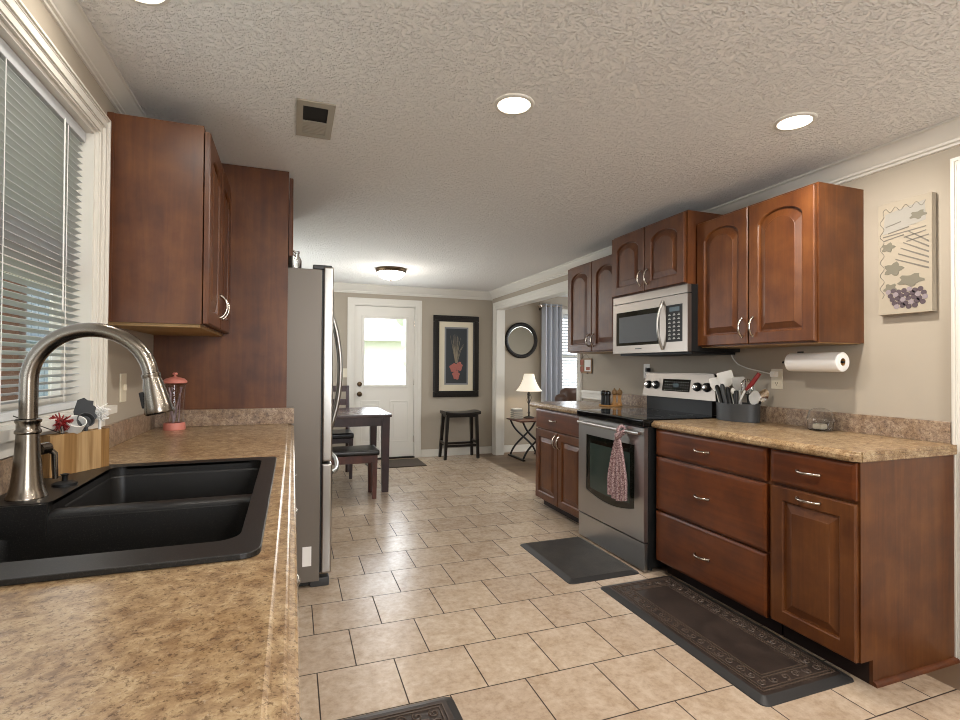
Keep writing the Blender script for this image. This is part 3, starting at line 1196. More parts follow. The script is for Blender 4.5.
prof += [(1.379, zd - .018), (1.437, zd - .018)]
mb.prism(prof, 'x', -.500, -.090)
mb.box(-.606, -.500, 1.372, 1.381, zd - .05, zr - .001)
mb.build('low_divider', M['sink'], t)


def shrink(lp, d):
    cx = sum(p[0] for p in lp) / len(lp)
    cy = sum(p[1] for p in lp) / len(lp)
    hx = max(p[0] for p in lp) - cx
    hy = max(p[1] for p in lp) - cy
    return [(cx + (p[0] - cx) * (hx - d) / hx, cy + (p[1] - cy) * (hy - d) / hy) for p in lp]


for nm, lp in (('far', far), ('near', near)):
    mb = MB()
    rings = []
    for d, z in ((-.003, zd - .006), (.0, zd - .012), (.014, LZ - .255), (.03, LZ - .27)):
        rings.append([Vector((x, y, z)) for x, y in shrink(lp, d)])
    mb.loft(rings, True, False, True)
    cx = sum(p[0] for p in lp) / len(lp)
    cy = sum(p[1] for p in lp) / len(lp)
    b = mb.build('bowl', M['sink'], t, ang=50)
    MB().lathe([(.045, 0), (.045, .003), (.03, .002), (.002, .001)], (cx, cy, LZ - .27)).build('drain', M['chrome'], b, label='chrome drain')

# ---- faucet
fx, fy = -.565, 1.452
t = thing('faucet', 'brushed nickel gooseneck faucet arching over the black sink', 'faucet', (fx, fy, zr))
mb = MB().lathe([(.038, 0), (.038, .004), (.0345, .012), (.030, .03), (.0255, .075), (.0225, .12), (.0215, .145)], (fx, fy, zr), n=32)
mb.build('base', M['faucet'], t)
mb = MB().lathe([(.0225, .145), (.0245, .147), (.0245, .152), (.0215, .156), (.0215, .168), (.0245, .172), (.0245, .177), (.0205, .180)], (fx, fy, zr), n=32)
mb.build('collar', M['faucet'], t)
mb = MB()
zc, rad_ = 1.195, .1205
pts = [(fx, fy, zr + .175), (fx, fy, 1.15)]
for i in range(25):
    a = PI - (PI - R(8)) * i / 24
    pts.append((fx + rad_ + rad_ * math.cos(a), fy, zc + rad_ * math.sin(a)))
mb.tube(pts, .0172, 20)
mb.build('gooseneck', M['faucet'], t)
end = Vector(pts[-1])
dirv = (Vector(pts[-1]) - Vector(pts[-2])).normalized()
mb = MB().lathe([(.0172, -.002), (.0205, .0), (.0205, .007), (.0190, .011), (.023, .03), (.030, .080), (.0325, .094), (.029, .099), (.022, .097)], end, dirv, 28)
hd = mb.build('spray_head', M['faucet'], t)
side = dirv.cross(Vector((0, 1, 0)))
pc = end + dirv * .060 - side * .027
MB().box(-.006, .006, -.009, .009, -.02, .02, .003, 2, Matrix.Translation(pc) @ Vector((0, 0, 1)).rotation_difference(dirv).to_matrix().to_4x4()).build('spray_button', M['black'], hd, label='black spray button')
mb = MB().cyl((fx + .012, fy + .02, zr + .105), (fx + .02, fy + .045, zr + .105), .014)
mb.tube([(fx + .02, fy + .042, zr + .105), (fx + .032, fy + .050, zr + .09), (fx + .034, fy + .052, zr + .03)], [.008, .007, .006], 10)
mb.build('lever', M['faucet'], t)
mb = MB().box(-.49 - .03, -.462, 1.50, 1.545, zr, zr + .006, .002)
t2 = thing('sink_stopper', 'small black sink plug lying on the sink deck behind the faucet', 'plug', (-.535, 1.60, zr))
MB().lathe([(.026, 0), (.026, .006), (.018, .010), (.006, .012), (.006, .024), (.010, .028), (.002, .030)], (-.535, 1.57, zr)).build('plug', M['black'], t2)
mb.bm.free()

# ---- bamboo utensil box
ang = math.atan2(.13, .078)
t = thing('utensil_holder', 'bamboo strip utensil box behind the sink by the window', 'holder', (-.604, 1.675, zr), ang)
Wd, Dp, Hh = .176, .034, .113
mb = MB()
q = .006
mb.box(0, Wd, 0, q, 0, Hh, .0015)
mb.box(0, Wd, Dp - q, Dp, 0, Hh, .0015)
mb.box(0, q, q, Dp - q, 0, Hh)
mb.box(Wd - q, Wd, q, Dp - q, 0, Hh)
mb.box(q, Wd - q, q, Dp - q, 0, q)
mb.build('box', M['bamboo'], t, local=True)
HL, HA = Vector((-.604, 1.675, zr)), ang


def holder_pt(u, v, h):
    return Vector((HL.x + u * math.cos(HA) - v * math.sin(HA), HL.y + u * math.sin(HA) + v * math.cos(HA), HL.z + h))


# utensils in the bamboo box
t = thing('spatula', 'black slotted spatula standing in the bamboo box by the sink', 'spatula', holder_pt(.098, .017, .01))
b0 = holder_pt(.098, .017, .01)
mb = MB().tube([b0, b0 + Vector((.002, .004, .11))], .005, 8)
mb.build('handle', M['black'], t)
mb = MB()
o = b0 + Vector((.002, .004, .105))
ux, uz = Vector((.83, .3, .25)).normalized(), Vector((-.1, .1, 1)).normalized()
outl = [(-.013, 0), (.013, 0), (.040, .026), (.034, .038), (.038, .054), (.031, .062), (.033, .074), (.019, .080), (.011, .090), (-.005, .088), (-.016, .058)]
nrm = ux.cross(uz)
mb.loft([[o + ux * a + uz * b - nrm * .0015 for a, b in outl], [o + ux * a + uz * b + nrm * .0015 for a, b in outl]])
mb.build('blade', M['black'], t, smooth=False)
t = thing('ladle', 'black ladle leaning in the bamboo box in front of the spatula', 'ladle', holder_pt(.112, .012, .01))
b0 = holder_pt(.112, .012, .01)
MB().tube([b0, b0 + Vector((0, 0, .11)), b0 + Vector((-.006, -.004, .135))], .005, 8).build('handle', M['dark_grey'], t)
mb = MB().lathe([(.002, 0), (.018, .006), (.022, .02), (.020, .02), (.016, .008), (.002, .003)], b0 + Vector((-.004, -.008, .128)), (.5, -.7, .4), 16, cap0=False, cap1=False)
mb.build('bowl', M['dark_grey'], t)
t = thing('scrub_brush', 'red and white scrub brush sticking out of the bamboo box', 'brush', holder_pt(.052, .017, .01))
b0 = holder_pt(.052, .017, .01)
MB().tube([b0, b0 + Vector((-.004, -.012, .125))], .007, 8).build('handle', M['chrome'], t)
mb = MB()
for i in range(60):
    a, b = random.uniform(0, 6.28), random.uniform(.1, 1)
    p = b0 + Vector((-.004, -.012, .135))
    dq = Vector((math.cos(a) * b, math.sin(a) * b, random.uniform(-.5, .6))).normalized()
    mb.tube([p, p + dq * .028], [.003, .0015], 5)
mb.build('bristles', M['red'], t, label='red bristles')
t = thing('measuring_cup', 'white plastic scoop standing in the bamboo box', 'scoop', holder_pt(.078, .018, .01))
b0 = holder_pt(.078, .018, .01)
MB().tube([b0, b0 + Vector((0, 0, .115))], .004, 8).build('handle', M['white_plastic'], t)
MB().lathe([(.002, 0), (.02, .004), (.024, .035), (.022, .035), (.018, .006), (.002, .003)], b0 + Vector((0, 0, .108)), (.4, -.5, .8), 18, cap0=False, cap1=False).build('cup', M['white_plastic'], t)
t = thing('dish_brush', 'white dish brush with frayed bristles at the far end of the bamboo box', 'brush', holder_pt(.160, .018, .01))
b0 = holder_pt(.160, .018, .01)
MB().tube([b0, b0 + Vector((.0, .0, .14))], .004, 8).build('handle', M['white_plastic'], t)
mb = MB()
for i in range(80):
    p = b0 + Vector((0, 0, random.uniform(.13, .165)))
    a = random.uniform(0, 6.28)
    dq = Vector((math.cos(a), math.sin(a), random.uniform(-.3, .8))).normalized()
    mb.tube([p, p + dq * random.uniform(.018, .03)], [.0022, .0012], 5)
mb.build('bristles', M['paper'], t)
t = thing('skewer', 'thin dark skewer slanting out of the bamboo box', 'skewer', holder_pt(.045, .024, .02))
b0 = holder_pt(.070, .017, .10)
MB().tube([b0, Vector((-.612, 1.50, 1.112))], .0012, 6).build('rod', M['black'], t)

# ---- straw dispenser
t = thing('straw_dispenser', 'glass straw dispenser with coral pink lid and base by the cherry panel', 'dispenser', (-.535, 2.84, LZ))
c = (-.535, 2.84, LZ)
MB().lathe([(.046, 0), (.048, .004), (.046, .03), (.043, .034)], c).build('base', M['pink'], t, label='coral pink base')
MB().lathe([(.040, .034), (.038, .09), (.046, .225), (.044, .225), (.036, .09), (.038, .036)], c, cap0=False, cap1=False).build('glass_jar', M['clear_plastic'], t, label='clear fluted glass')
mb = MB().lathe([(.046, .222), (.052, .226), (.052, .234), (.040, .246), (.018, .253), (.006, .256), (.004, .262), (.011, .266), (.011, .272), (.004, .277)], c)
mb.build('lid', M['pink'], t, label='coral pink domed lid')
mb = MB()
for k in range(6):
    a, b = random.uniform(0, 6.28), random.uniform(0, 6.28)
    mb.tube([(c[0] + .022 * math.cos(a), c[1] + .022 * math.sin(a), LZ + .036), (c[0] + .03 * math.cos(b), c[1] + .03 * math.sin(b), LZ + .205)], .003, 6)
o = mb.build('straws', M['straw'], t)
o['kind'] = 'stuff'

# ------------------------------------------------------------------ left wall cabinet, end panel, over-fridge cabinet
t = thing('wall_cabinet', 'cherry wall cabinet on the left wall between the sink window and the tall panel', 'cabinet', (-.49, 2.63, 1.392))
y0, y1, z0, z1 = 2.248, PY - .003, 1.392, 2.168
MB().box(XL, -.336, y0, y1, z0, z1).build('body', M['cherry'], t, smooth=False)
mb = MB().box(XL + .002, XL + .022, y0 - .004, y0 + .001, z0, z1)
mb.box(-.356, -.336, y0 - .003, y0 + .001, z0, z1)
mb.build('side_lip', M['cherry'], t, smooth=False)
MB().box(XL + .005, -.344, y0 + .02, y1 - .01, z0 - .012, z0).build('underside', M['cherry_under'], t, label='pale unfinished underside')
ym = (y0 + y1) / 2
add_door(t, -.336, 1, y0 + .004, ym - .003, z0 + .004, z1 - .02, .055, ym - y0 - .04, .10, True)
add_door(t, -.336, 1, ym + .003, y1 - .004, z0 + .004, z1 - .02, .055, .034, .10, True)
mb = MB().box(XL, -.030, PY, PY + .02, 0, ZC - .004)
tag(mb.build('refrigerator_surround', M['cherry'], smooth=False), 'tall cherry end panel between the left counter and the refrigerator', 'panel')
t = thing('wall_cabinet', 'deep cherry cabinet above the refrigerator behind the tall panel', 'cabinet', (-.34, 3.5, 1.83))
MB().box(XL, -.032, PY + .021, 3.98, 1.83, ZC - .006).build('body', M['cherry'], t, smooth=False)
add_door(t, -.031, 1, PY + .024, 3.50, 1.835, ZC - .03, .04, .44, .07, True)
add_door(t, -.031, 1, 3.505, 3.977, 1.835, ZC - .03, .04, .03, .07, True)
mb = MB().box(XL, -.05, 3.985, 4.005, 0, ZC - .006)
tag(mb.build('refrigerator_surround', M['cherry'], smooth=False), 'cherry end panel on the far side of the refrigerator', 'panel')

# ------------------------------------------------------------------ refrigerator
t = thing('refrigerator', 'stainless french door refrigerator with grey side behind the tall cherry panel', 'refrigerator', (-.2, 3.5, 0))
fy0, fy1 = PY + .032, 3.965
MB().box(-.60, .150, fy0, fy1, .035, 1.772, .006).build('body', M['fridge_side'], t, label='grey textured side')
fz = .690
mb = MB()
for nm, a, b, z0, z1 in (('fresh_food_door', fy0, (fy0 + fy1) / 2 - .003, fz + .006, 1.790), ('fresh_food_door', (fy0 + fy1) / 2 + .003, fy1, fz + .006, 1.790), ('freezer_drawer', fy0, fy1, .075, fz - .006)):
    mb2 = MB().box(.158, .214, a, b, z0, z1, .010, 3)
    d = mb2.build(nm, M['steel_v'], t)
    mh = MB()
    if nm == 'freezer_drawer':
        pts = [(.212 + .058 * math.sin(PI * i / 16) ** .5, a + .06 + (b - a - .12) * i / 16, .62) for i in range(17)]
        mh.tube(pts, .014, 10)
    else:
        yh = b - .05 if a == fy0 else a + .05
        pts = [(.212 + .080 * math.sin(PI * i / 20) ** .7, yh, .80 + .80 * i / 20) for i in range(21)]
        mh.tube(pts, .0135, 10)
    mh.build('handle', M['steel_v'], d, label='bowed stainless handle')
mb.bm.free()
mb = MB().box(.150, .158, fy0 + .01, fy1 - .01, .08, 1.77)
mb.build('door_gasket', M['black'], t)
MB().box(.10, .205, fy0 + .01, fy0 + .06, 1.775, 1.800, .008).build('hinge_cover', M['dark_grey'], t)
MB().box(.10, .205, fy1 - .06, fy1 - .01, 1.775, 1.800, .008).build('hinge_cover', M['dark_grey'], t)
MB().box(.10, .205, fy0 + .008, fy0 + .07, 0, .05, .01).build('foot', M['dark_grey'], t)
MB().box(.10, .205, fy1 - .07, fy1 - .008, 0, .05, .01).build('foot', M['dark_grey'], t)
MB().box(-.56, -.50, fy0 + .05, fy1 - .05, 0, .036).build('foot', M['dark_grey'], t)
MB().box(-.58, .148, fy0 + .02, fy1 - .02, .012, .036).build('kick_plate', M['black'], t)
MB().box(.060, .107, fy0 - .0012, fy0, .125, .232).build('rating_label', M['paper'], t, label='white rating label')
t = thing('water_bottle_pack', 'small clear bottle standing on top of the refrigerator', 'bottle', (.06, 3.12, 1.775))
t.name = 'bottle'
MB().lathe([(.02, 0), (.022, .01), (.022, .06), (.016, .075), (.009, .085), (.009, .10), (.011, .101), (.011, .112), (.001, .113)], (.02, 3.12, 1.7755), n=16).build('body', M['clear_plastic'], t)

# ------------------------------------------------------------------ ceiling fittings


def downlight(x, y, label, power):
    t = thing('recessed_light', label, 'ceiling light', (x, y, ZC), group='recessed ceiling lights')
    MB().lathe([(.080, -.001), (.080, -.004), (.077, -.007), (.066, -.008), (.064, -.004), (.064, -.001)], (x, y, ZC), n=40, cap0=False, cap1=False).build('trim_ring', M['white'], t)
    MB().lathe([(.065, -.002), (.065, -.005), (.05, -.007), (.001, -.008)], (x, y, ZC), n=40).build('lens', M['lens'], t, label='lit white lens')
    d = bpy.data.lights.new('recessed_lamp', 'AREA')
    d.shape = 'DISK'
    d.size = .13
    d.energy = power
    d.color = (1, .94, .86)
    o = bpy.data.objects.new('recessed_lamp', d)
    COL.objects.link(o)
    o.parent = t
    o.location = (0, 0, -.016)
    return t


downlight(.824, 1.879, 'round lit recessed ceiling light above the middle of the tile floor', 22)
downlight(2.0, 1.585, 'round lit recessed ceiling light nearest the right wall', 20)
downlight(-.415, 1.655, 'round lit recessed ceiling light above the sink, cut by the photo edge', 2.4)
for x, y in ((.82, -.2), (2.0, -.3), (.9, -1.6)):
    d = bpy.data.lights.new('rear_recessed_lamp', 'AREA')
    d.shape = 'DISK'
    d.size = .13
    d.energy = 17
    d.color = (1, .94, .86)
    o = bpy.data.objects.new('rear_recessed_lamp', d)
    COL.objects.link(o)
    o.location = (x, y, ZC - .016)

t = thing('ceiling_light', 'flush mount ceiling light with lit glass dome over the dining area', 'ceiling light', (.995, 5.575, ZC))
c = (.995, 5.575, ZC)
MB().lathe([(.165, -.001), (.168, -.012), (.160, -.035), (.150, -.040), (.14, -.03)], c, n=40, cap1=False).build('base_ring', M['bronze'], t, label='bronze base ring')
MB().lathe([(.150, -.036), (.146, -.055), (.125, -.085), (.09, -.105), (.045, -.117), (.001, -.120)], c, n=40, cap0=False).build('glass_dome', M['dome'], t, label='lit frosted dome')
MB().lathe([(.008, -.118), (.010, -.126), (.004, -.134), (.001, -.135)], c, n=14).build('finial', M['bronze'], t)
d = bpy.data.lights.new('dome_lamp', 'POINT')
d.energy = 11
d.color = (1, .94, .86)
d.shadow_soft_size = .12
o = bpy.data.objects.new('dome_lamp', d)
COL.objects.link(o)
o.parent = t
o.location = (0, 0, -.26)

t = thing('ceiling_vent', 'grey ceiling air register with a dark opening near the left cabinets', 'vent', (.078, 2.305, ZC))
x0, x1, y0, y1 = .003, .153, 2.137, 2.472
mb = MB()
b = .026
mb.box(x0, x0 + b, y0 + b + .015, y1 - b - .015, ZC - .007, ZC - .0005)
mb.box(x1 - b, x1, y0 + b + .015, y1 - b - .015, ZC - .007, ZC - .0005)
mb.box(x0, x1, y0, y0 + b + .015, ZC - .007, ZC - .0005)
mb.box(x0, x1, y1 - b - .015, y1, ZC - .007, ZC - .0005)
mb.build('frame', M['grey_trim'], t)
MB().box(x0 + .01, x1 - .01, y0 + .02, 2.315, ZC - .002, ZC - .0005).build('duct_opening', M['void'], t, label='dark open half')
mb = MB()
for k in range(9):
    yy = 2.315 + k * .0145
    mb.box(x0 + b, x1 - b, yy, yy + .012, ZC - .006, ZC - .002, .001)
mb.build('louver_blade', M['grey_trim'], t)

# ------------------------------------------------------------------ sink window blind
t = thing('window_blind', 'white horizontal slat blind hanging in the sink window', 'blind', (XL - .04, 1.4, W1['z1']))
y0, y1 = W1['y0'] + .016, W1['y1'] - .018
MB().box(XL - .062, XL - .022, y0, y1, W1['z1'] - .05, W1['z1'] - .013, .004).build('headrail', M['blind'], t)
mb = MB()
ztop, zbot = W1['z1'] - .062, W1['z0'] + .034
k = int((ztop - zbot) / .0218)
tilt = R(21)
for i in range(k + 1):
    z = ztop - i * .0218
    hw = .0125
    pr = []
    for j in range(5):
        u = (j / 4 - .5) * 2
        pr.append((XL - .042 + u * hw * math.cos(tilt), z + u * hw * math.sin(tilt) + .0018 * (1 - u * u)))
    poly = pr + [(x, zz - .0012) for x, zz in reversed(pr)]
    mb.prism(poly, 'y', y0, y1)
mb.build('slats', M['blind'], t, ang=50)
MB().box(XL - .058, XL - .026, y0, y1, W1['z0'] + .002, W1['z0'] + .024, .004).build('bottom_rail', M['blind'], t)
mb = MB()
for yy in (y0 + .12, 1.15, 1.60, y1 - .14):
    for xo in (-.0585, -.0245):
        mb.tube([(XL + xo, yy, W1['z1'] - .03), (XL + xo, yy, W1['z0'] + .03)], .0012, 5)
mb.build('ladder_cord', M['paper'], t)
mb = MB()
mb.tube([(XL - .016, y1 - .19, W1['z1'] - .05), (XL - .014, y1 - .19, 1.40)], .0022, 6)
mb.build('lift_cord', M['paper'], t)

# ------------------------------------------------------------------ things on the right wall
t = thing('canvas_picture', 'cream canvas of etched vineyard and grapes on the right wall', 'picture', (XR - .02, 1.56, 1.495))
py0, py1, pz0, pz1 = 1.433, 1.653, 1.491, 2.018
MB().box(XR - .034, XR - .002, py0, py1, pz0, pz1, .002).build('canvas_board', M['canvas'], t)
xs = XR - .0345


def pic(poly, mk, d=.0006, nm=None):
    mbp = MB()
    mbp.prism([(py1 - u * (py1 - py0), pz0 + v * (pz1 - pz0)) for u, v in poly], 'x', xs - d, xs)
    return mbp


def blob(cx, cy, rx, ry, n=14, jag=0, ph=0):
    asp = (py1 - py0) / (pz1 - pz0)
    return [(cx + rx * (1 + jag * math.cos(5 * a + ph)) * math.cos(a), cy + ry * asp * (1 + jag * math.cos(5 * a + ph)) * math.sin(a)) for a in [2 * PI * i / n for i in range(n)]]


def multi(polys, mk, nm, d):
    mbp = MB()
    for poly in polys:
        mbp.prism([(py1 - u * (py1 - py0), pz0 + v * (pz1 - pz0)) for u, v in poly], 'x', xs - d, xs)
    return mbp.build(nm, M[mk], t, smooth=False)


multi([[(.1, .72), (.9, .78), (.88, .95), (.14, .9)]], 'art_sky', 'sky_wash', .0004)
g1, g2 = [], []
for r, (cy, cx0, cx1, nn) in enumerate(((.20, .20, .80, 7), (.165, .24, .86, 7), (.13, .28, .88, 7), (.095, .32, .84, 6), (.065, .36, .70, 4))):
    for k in range(nn):
        u = cx0 + (cx1 - cx0) * k / max(1, nn - 1)
        (g1 if (k * 3 + r) % 4 else g2).append(blob(u, cy + .008 * math.sin(k * 2.1), .052, .052, 12))
multi(g1, 'art_grape', 'dark_grapes', .0012)
multi(g2, 'art_grape_lt', 'light_grapes', .0014)
multi([blob(.30, .40, .17, .13, 20, .25), blob(.62, .285, .22, .12, 20, .25, 1), blob(.24, .23, .12, .10, 20, .25, 2), blob(.20, .60, .12, .09, 20, .25), blob(.76, .835, .14, .08, 20, .25, 1)], 'art_leaf', 'leaves', .0009)
ln = []
for k in range(6):
    a = .40 + k * .045
    x0_, x1_ = .34 + .05 * k, .95
    ln.append([(x0_, a + .08), (x1_, a - .04), (x1_, a - .025), (x0_, a + .09)])
for u0, u1, v in ((.12, .5, .66), (.2, .6, .72), (.55, .95, .62), (.5, .9, .66), (.15, .45, .78), (.1, .9, .695)):
    ln.append([(u0, v), (u1, v + .025), (u1, v + .034), (u0, v + .010)])
multi(ln, 'art_line', 'etched_lines', .0007)
mbp = MB()
pts = []
for i in range(60):
    a = i / 59
    u = .08 + .04 * math.sin(a * 40)
    v = .15 + .75 * a
    pts.append((xs - .0004, py1 - u * (py1 - py0), pz0 + v * (pz1 - pz0)))
for i in range(40):
    a = i / 39
    u, v = .1 + .8 * a, .93 + .02 * math.sin(a * 26)
    pts.append((xs - .0004, py1 - u * (py1 - py0), pz0 + v * (pz1 - pz0)))
mbp.tube(pts, .0011, 5)
mbp.build('vine', M['art_line'], t)

# paper towel
t = thing('paper_towel', 'white paper towel roll on its wall holder below the cherry cabinet', 'paper towel', (2.535, 1.90, 1.278))
c0, c1, rr = (2.535, 1.752, 1.268), (2.535, 2.035, 1.268), .049
mb = MB().lathe([(.019, 0), (.019, .0005), (rr - .004, 0), (rr, .004), (rr, .279), (rr - .004, .283), (.019, .2825), (.019, .283)], c0, (0, 1, 0), 40, False, False)
mb.lathe([(.019, 0), (.019, .283)], c0, (0, 1, 0), 24, False, False)
mb.build('roll', M['paper'], t)
mb = MB().lathe([(.0188, .002), (.0188, .281), (.0172, .281), (.0172, .002)], c0, (0, 1, 0), 24, False, False)
mb.build('cardboard_core', M['cork'], t)
mb = MB().tube([(2.535, 1.748, 1.268), (2.535, 2.082, 1.268)], .006, 10)
mb.lathe([(.014, 0), (.014, .008)], (2.535, 2.042, 1.268), (0, 1, 0), 16)
mb.tube([(2.535, 2.08, 1.268), (2.60, 2.08, 1.290), (XR - .004, 2.08, 1.30)], .006, 8)
mb.box(XR - .006, XR, 2.062, 2.098, 1.27, 1.33, .002)
mb.build('holder', M['black'], t, label='black wall holder rod')


def outlet(label, y, z, yw=.072, zw=.116, wall='right', mk='ivory', kind='outlet'):
    t = thing('wall_outlet' if kind == 'outlet' else 'light_switch', label, 'outlet' if kind == 'outlet' else 'switch', (0, 0, 0))
    if wall == 'right':
        t.location = (XR, y, z)
        f = lambda u, v, w: (XR - w, y + u, z + v)
    elif wall == 'left':
        t.location = (XL, y, z)
        f = lambda u, v, w: (XL + w, y + u, z + v)
    else:
        t.location = (y, YF, z)
        f = lambda u, v, w: (y + u, YF - w, z + v)

    def bx(mb, u0, u1, v0, v1, w0, w1, bev=0):
        a, b = f(u0, v0, w0), f(u1, v1, w1)
        lo = [min(p, q) for p, q in zip(a, b)]
        hi = [max(p, q) for p, q in zip(a, b)]
        mb.box(lo[0], hi[0], lo[1], hi[1], lo[2], hi[2], bev)
    mb = MB()
    bx(mb, -yw / 2, yw / 2, -zw / 2, zw / 2, 0, .006, .0015)
    mb.build('cover_plate', M[mk], t)
    if kind == 'outlet':
        for v in (-.027, .027):
            mb = MB()
            bx(mb, -.017, .017, v - .016, v + .016, .006, .0085, .001)
            s = mb.build('socket', M[mk], t)
            mb = MB()
            bx(mb, -.008, -.005, v - .002, v + .008, .0085, .0088)
            bx(mb, .005, .008, v - .002, v + .008, .0085, .0088)
            bx(mb, -.003, .003, v - .011, v - .006, .0085, .0088)
            mb.build('slot', M['black'], s, smooth=False)
    else:
        mb = MB()
        bx(mb, -.005, .005, -.011, .013, .006, .016, .001)
        mb.build('toggle', M[mk], t)
    return t


outlet('ivory wall outlet with a white plug above the right counter', 2.228, 1.173)
outlet('white wall outlet above the back of the range', 3.405, 1.205, mk='white_plastic')
outlet('ivory light switch on the left wall beneath the cherry wall cabinet', 2.475, 1.138, wall='left', kind='switch')
outlet('ivory light switch on the far wall beside the dining door', .635, 1.14, wall='far', kind='switch')
t = thing('power_cable', 'white power cord drooping from the microwave cabinet to the wall outlet', 'cord', (XR - .03, 2.25, 1.2))
mb = MB()
P0 = [Vector(p) for p in ((XR - .012, 2.56, 1.345), (XR - .012, 2.545, 1.30), (XR - .014, 2.50, 1.258), (XR - .016, 2.42, 1.232), (XR - .02, 2.33, 1.217), (XR - .034, 2.245, 1.202))]
pts = []
for i in range(len(P0) - 1):
    for k in range(6):
        s = k / 6
        pts.append(P0[i].lerp(P0[i + 1], s))
pts.append(P0[-1])
for _ in range(3):
    pts = [pts[0]] + [(pts[i - 1] + pts[i] * 2 + pts[i + 1]) / 4 for i in range(1, len(pts) - 1)] + [pts[-1]]
mb.tube(pts, .0038, 8)
mb.build('cable', M['white_plastic'], t)
MB().box(XR - .040, XR - .0088, 2.212, 2.246, 1.185, 1.216, .005).build('plug', M['white_plastic'], t)
MB().box(XR - .045, XR - .009, 3.350, 3.372, 1.20, 1.23, .004).build('plug', M['black'], None)
o = bpy.data.objects['plug.001'] if 'plug.001' in bpy.data.objects else None
for o in list(bpy.data.objects):
    if o.name.startswith('plug') and o.parent is None and o.type == 'MESH':
        tag(o, 'black plug at the outlet above the back of the range', 'plug')

# small hanging sign on the wall end
t = thing('hanging_sign', 'small red and white card sign hanging by a string under the far wall cabinet', 'sign', (XR - .01, 4.30, 1.18))
MB().box(XR - .014, XR - .006, 4.20, 4.455, 1.175, 1.318, .002).build('board', M['copper'], t)
MB().box(XR - .016, XR - .014, 4.212, 4.32, 1.195, 1.305).build('picture', M['paper'], t)
mb = MB()
mb.box(XR - .0165, XR - .014, 4.34, 4.44, 1.19, 1.24)
mb.box(XR - .0165, XR - .014, 4.34, 4.44, 1.255, 1.305)
mb.box(XR - .0168, XR - .016, 4.225, 4.29, 1.205, 1.235)
mb.build('print', M['card_red'], t)
mb = MB().tube([(XR - .008, 4.24, 1.315), (XR - .004, 4.31, 1.36), (XR - .008, 4.39, 1.315)], .0012, 5)
mb.build('string', M['black'], t)
mb = MB().tube([(XR - .01, 4.27, 1.185), (XR - .02, 4.265, 1.172), (XR - .026, 4.26, 1.180)], .003, 6)
mb.build('hook', M['iron'], t)

# ------------------------------------------------------------------ utensil caddy and its tools
cx, cy, cz = 2.552, 2.402, .9155
t = thing('utensil_caddy', 'dark grey oval caddy full of cooking tools on the right counter', 'caddy', (cx, cy, cz))
mb = MB().lathe([(1, 0), (1.01, .004), (1.02, .103), (1.01, .106), (.97, .106), (.95, .10), (.94, .008), (.01, .007)], (cx, cy, cz), n=40, sx=.092, sy=.137, cap1=False)
mb.build('tub', M['dark_grey'], t)


def tool(name, label, cat, dx, dy, E, hmat, head=None, hr=.006, top=43):
    """a tool standing in the caddy from (dx, dy) off its centre up to the point E"""
    b = Vector((cx + dx, cy + dy, cz + .012))
    e = Vector(E)
    t = thing(name, label, cat, b, group='cooking tools in the grey caddy')
    dv = (e - b).normalized()
    MB().tube([b, b.lerp(e, .3), b.lerp(e, .55), e.lerp(b, .04), e], [hr * .7, hr * .8, hr, hr, hr * .6], 10).build('handle', M[hmat], t)
    if head:
        q = Vector((0, 0, 1)).rotation_difference(dv).to_matrix().to_4x4()
        head(Matrix.Translation(e) @ q @ Matrix.Rotation(R(top), 4, 'Z'), t)
    return t


def blade_head(w0, w1, hh, mk, slots=0):
    def f(mx_, t):
        mb = MB()
        outl = [(-w0, 0), (w0, 0), (w1, hh * .4), (w1, hh * .94), (w1 - .006, hh), (-w1 + .006, hh), (-w1, hh * .94), (-w1, hh * .4)]
        mb.loft([[mx_ @ Vector((-.002, a, b - .004)) for a, b in outl], [mx_ @ Vector((.002, a, b - .004)) for a, b in outl]])
        mb.build('blade', M[mk], t, smooth=False)
    return f


def whisk_head(rw, hh, mk):
    def f(mx_, t):
        mb = MB()
        for k in range(6):
            a = PI * k / 6
            pts = []
            for i in range(15):
                s = PI * i / 14
                rr_ = rw * math.cos(s - PI / 2) ** .8 if False else rw * math.sin(2 * min(s, PI - s) / 1.0 * .5 + 0) ** .7
                side = 1 if i < 7 else -1
                hgt = hh * math.sin(s)
                pts.append(mx_ @ Vector((math.cos(s) * rw * math.sin(s) ** .4 * math.cos(a) * 1.3, math.cos(s) * rw * math.sin(s) ** .4 * math.sin(a) * 1.3, hgt - .004)))
            mb.tube(pts, .0020, 5)
        mb.build('wires', M[mk], t)
    return f


def spoon_head(rw, hh, mk):
    def f(mx_, t):
        mb = MB()
        rings = []
        for i in range(9):
            s = i / 8
            wv = max(.002, rw * math.sin(PI * (.06 + .90 * s)) ** .7)
            z = hh * s - .004
            d = .012 * math.sin(PI * s)
            rings.append([mx_ @ Vector((d * (1 - u * u) + o, u * wv, z)) for u, o in ((-1, 0), (-.5, 0), (0, 0), (.5, 0), (1, 0), (.5, -.003), (0, -.003), (-.5, -.003))])
        mb.loft(rings)
        mb.build('bowl', M[mk], t)
    return f


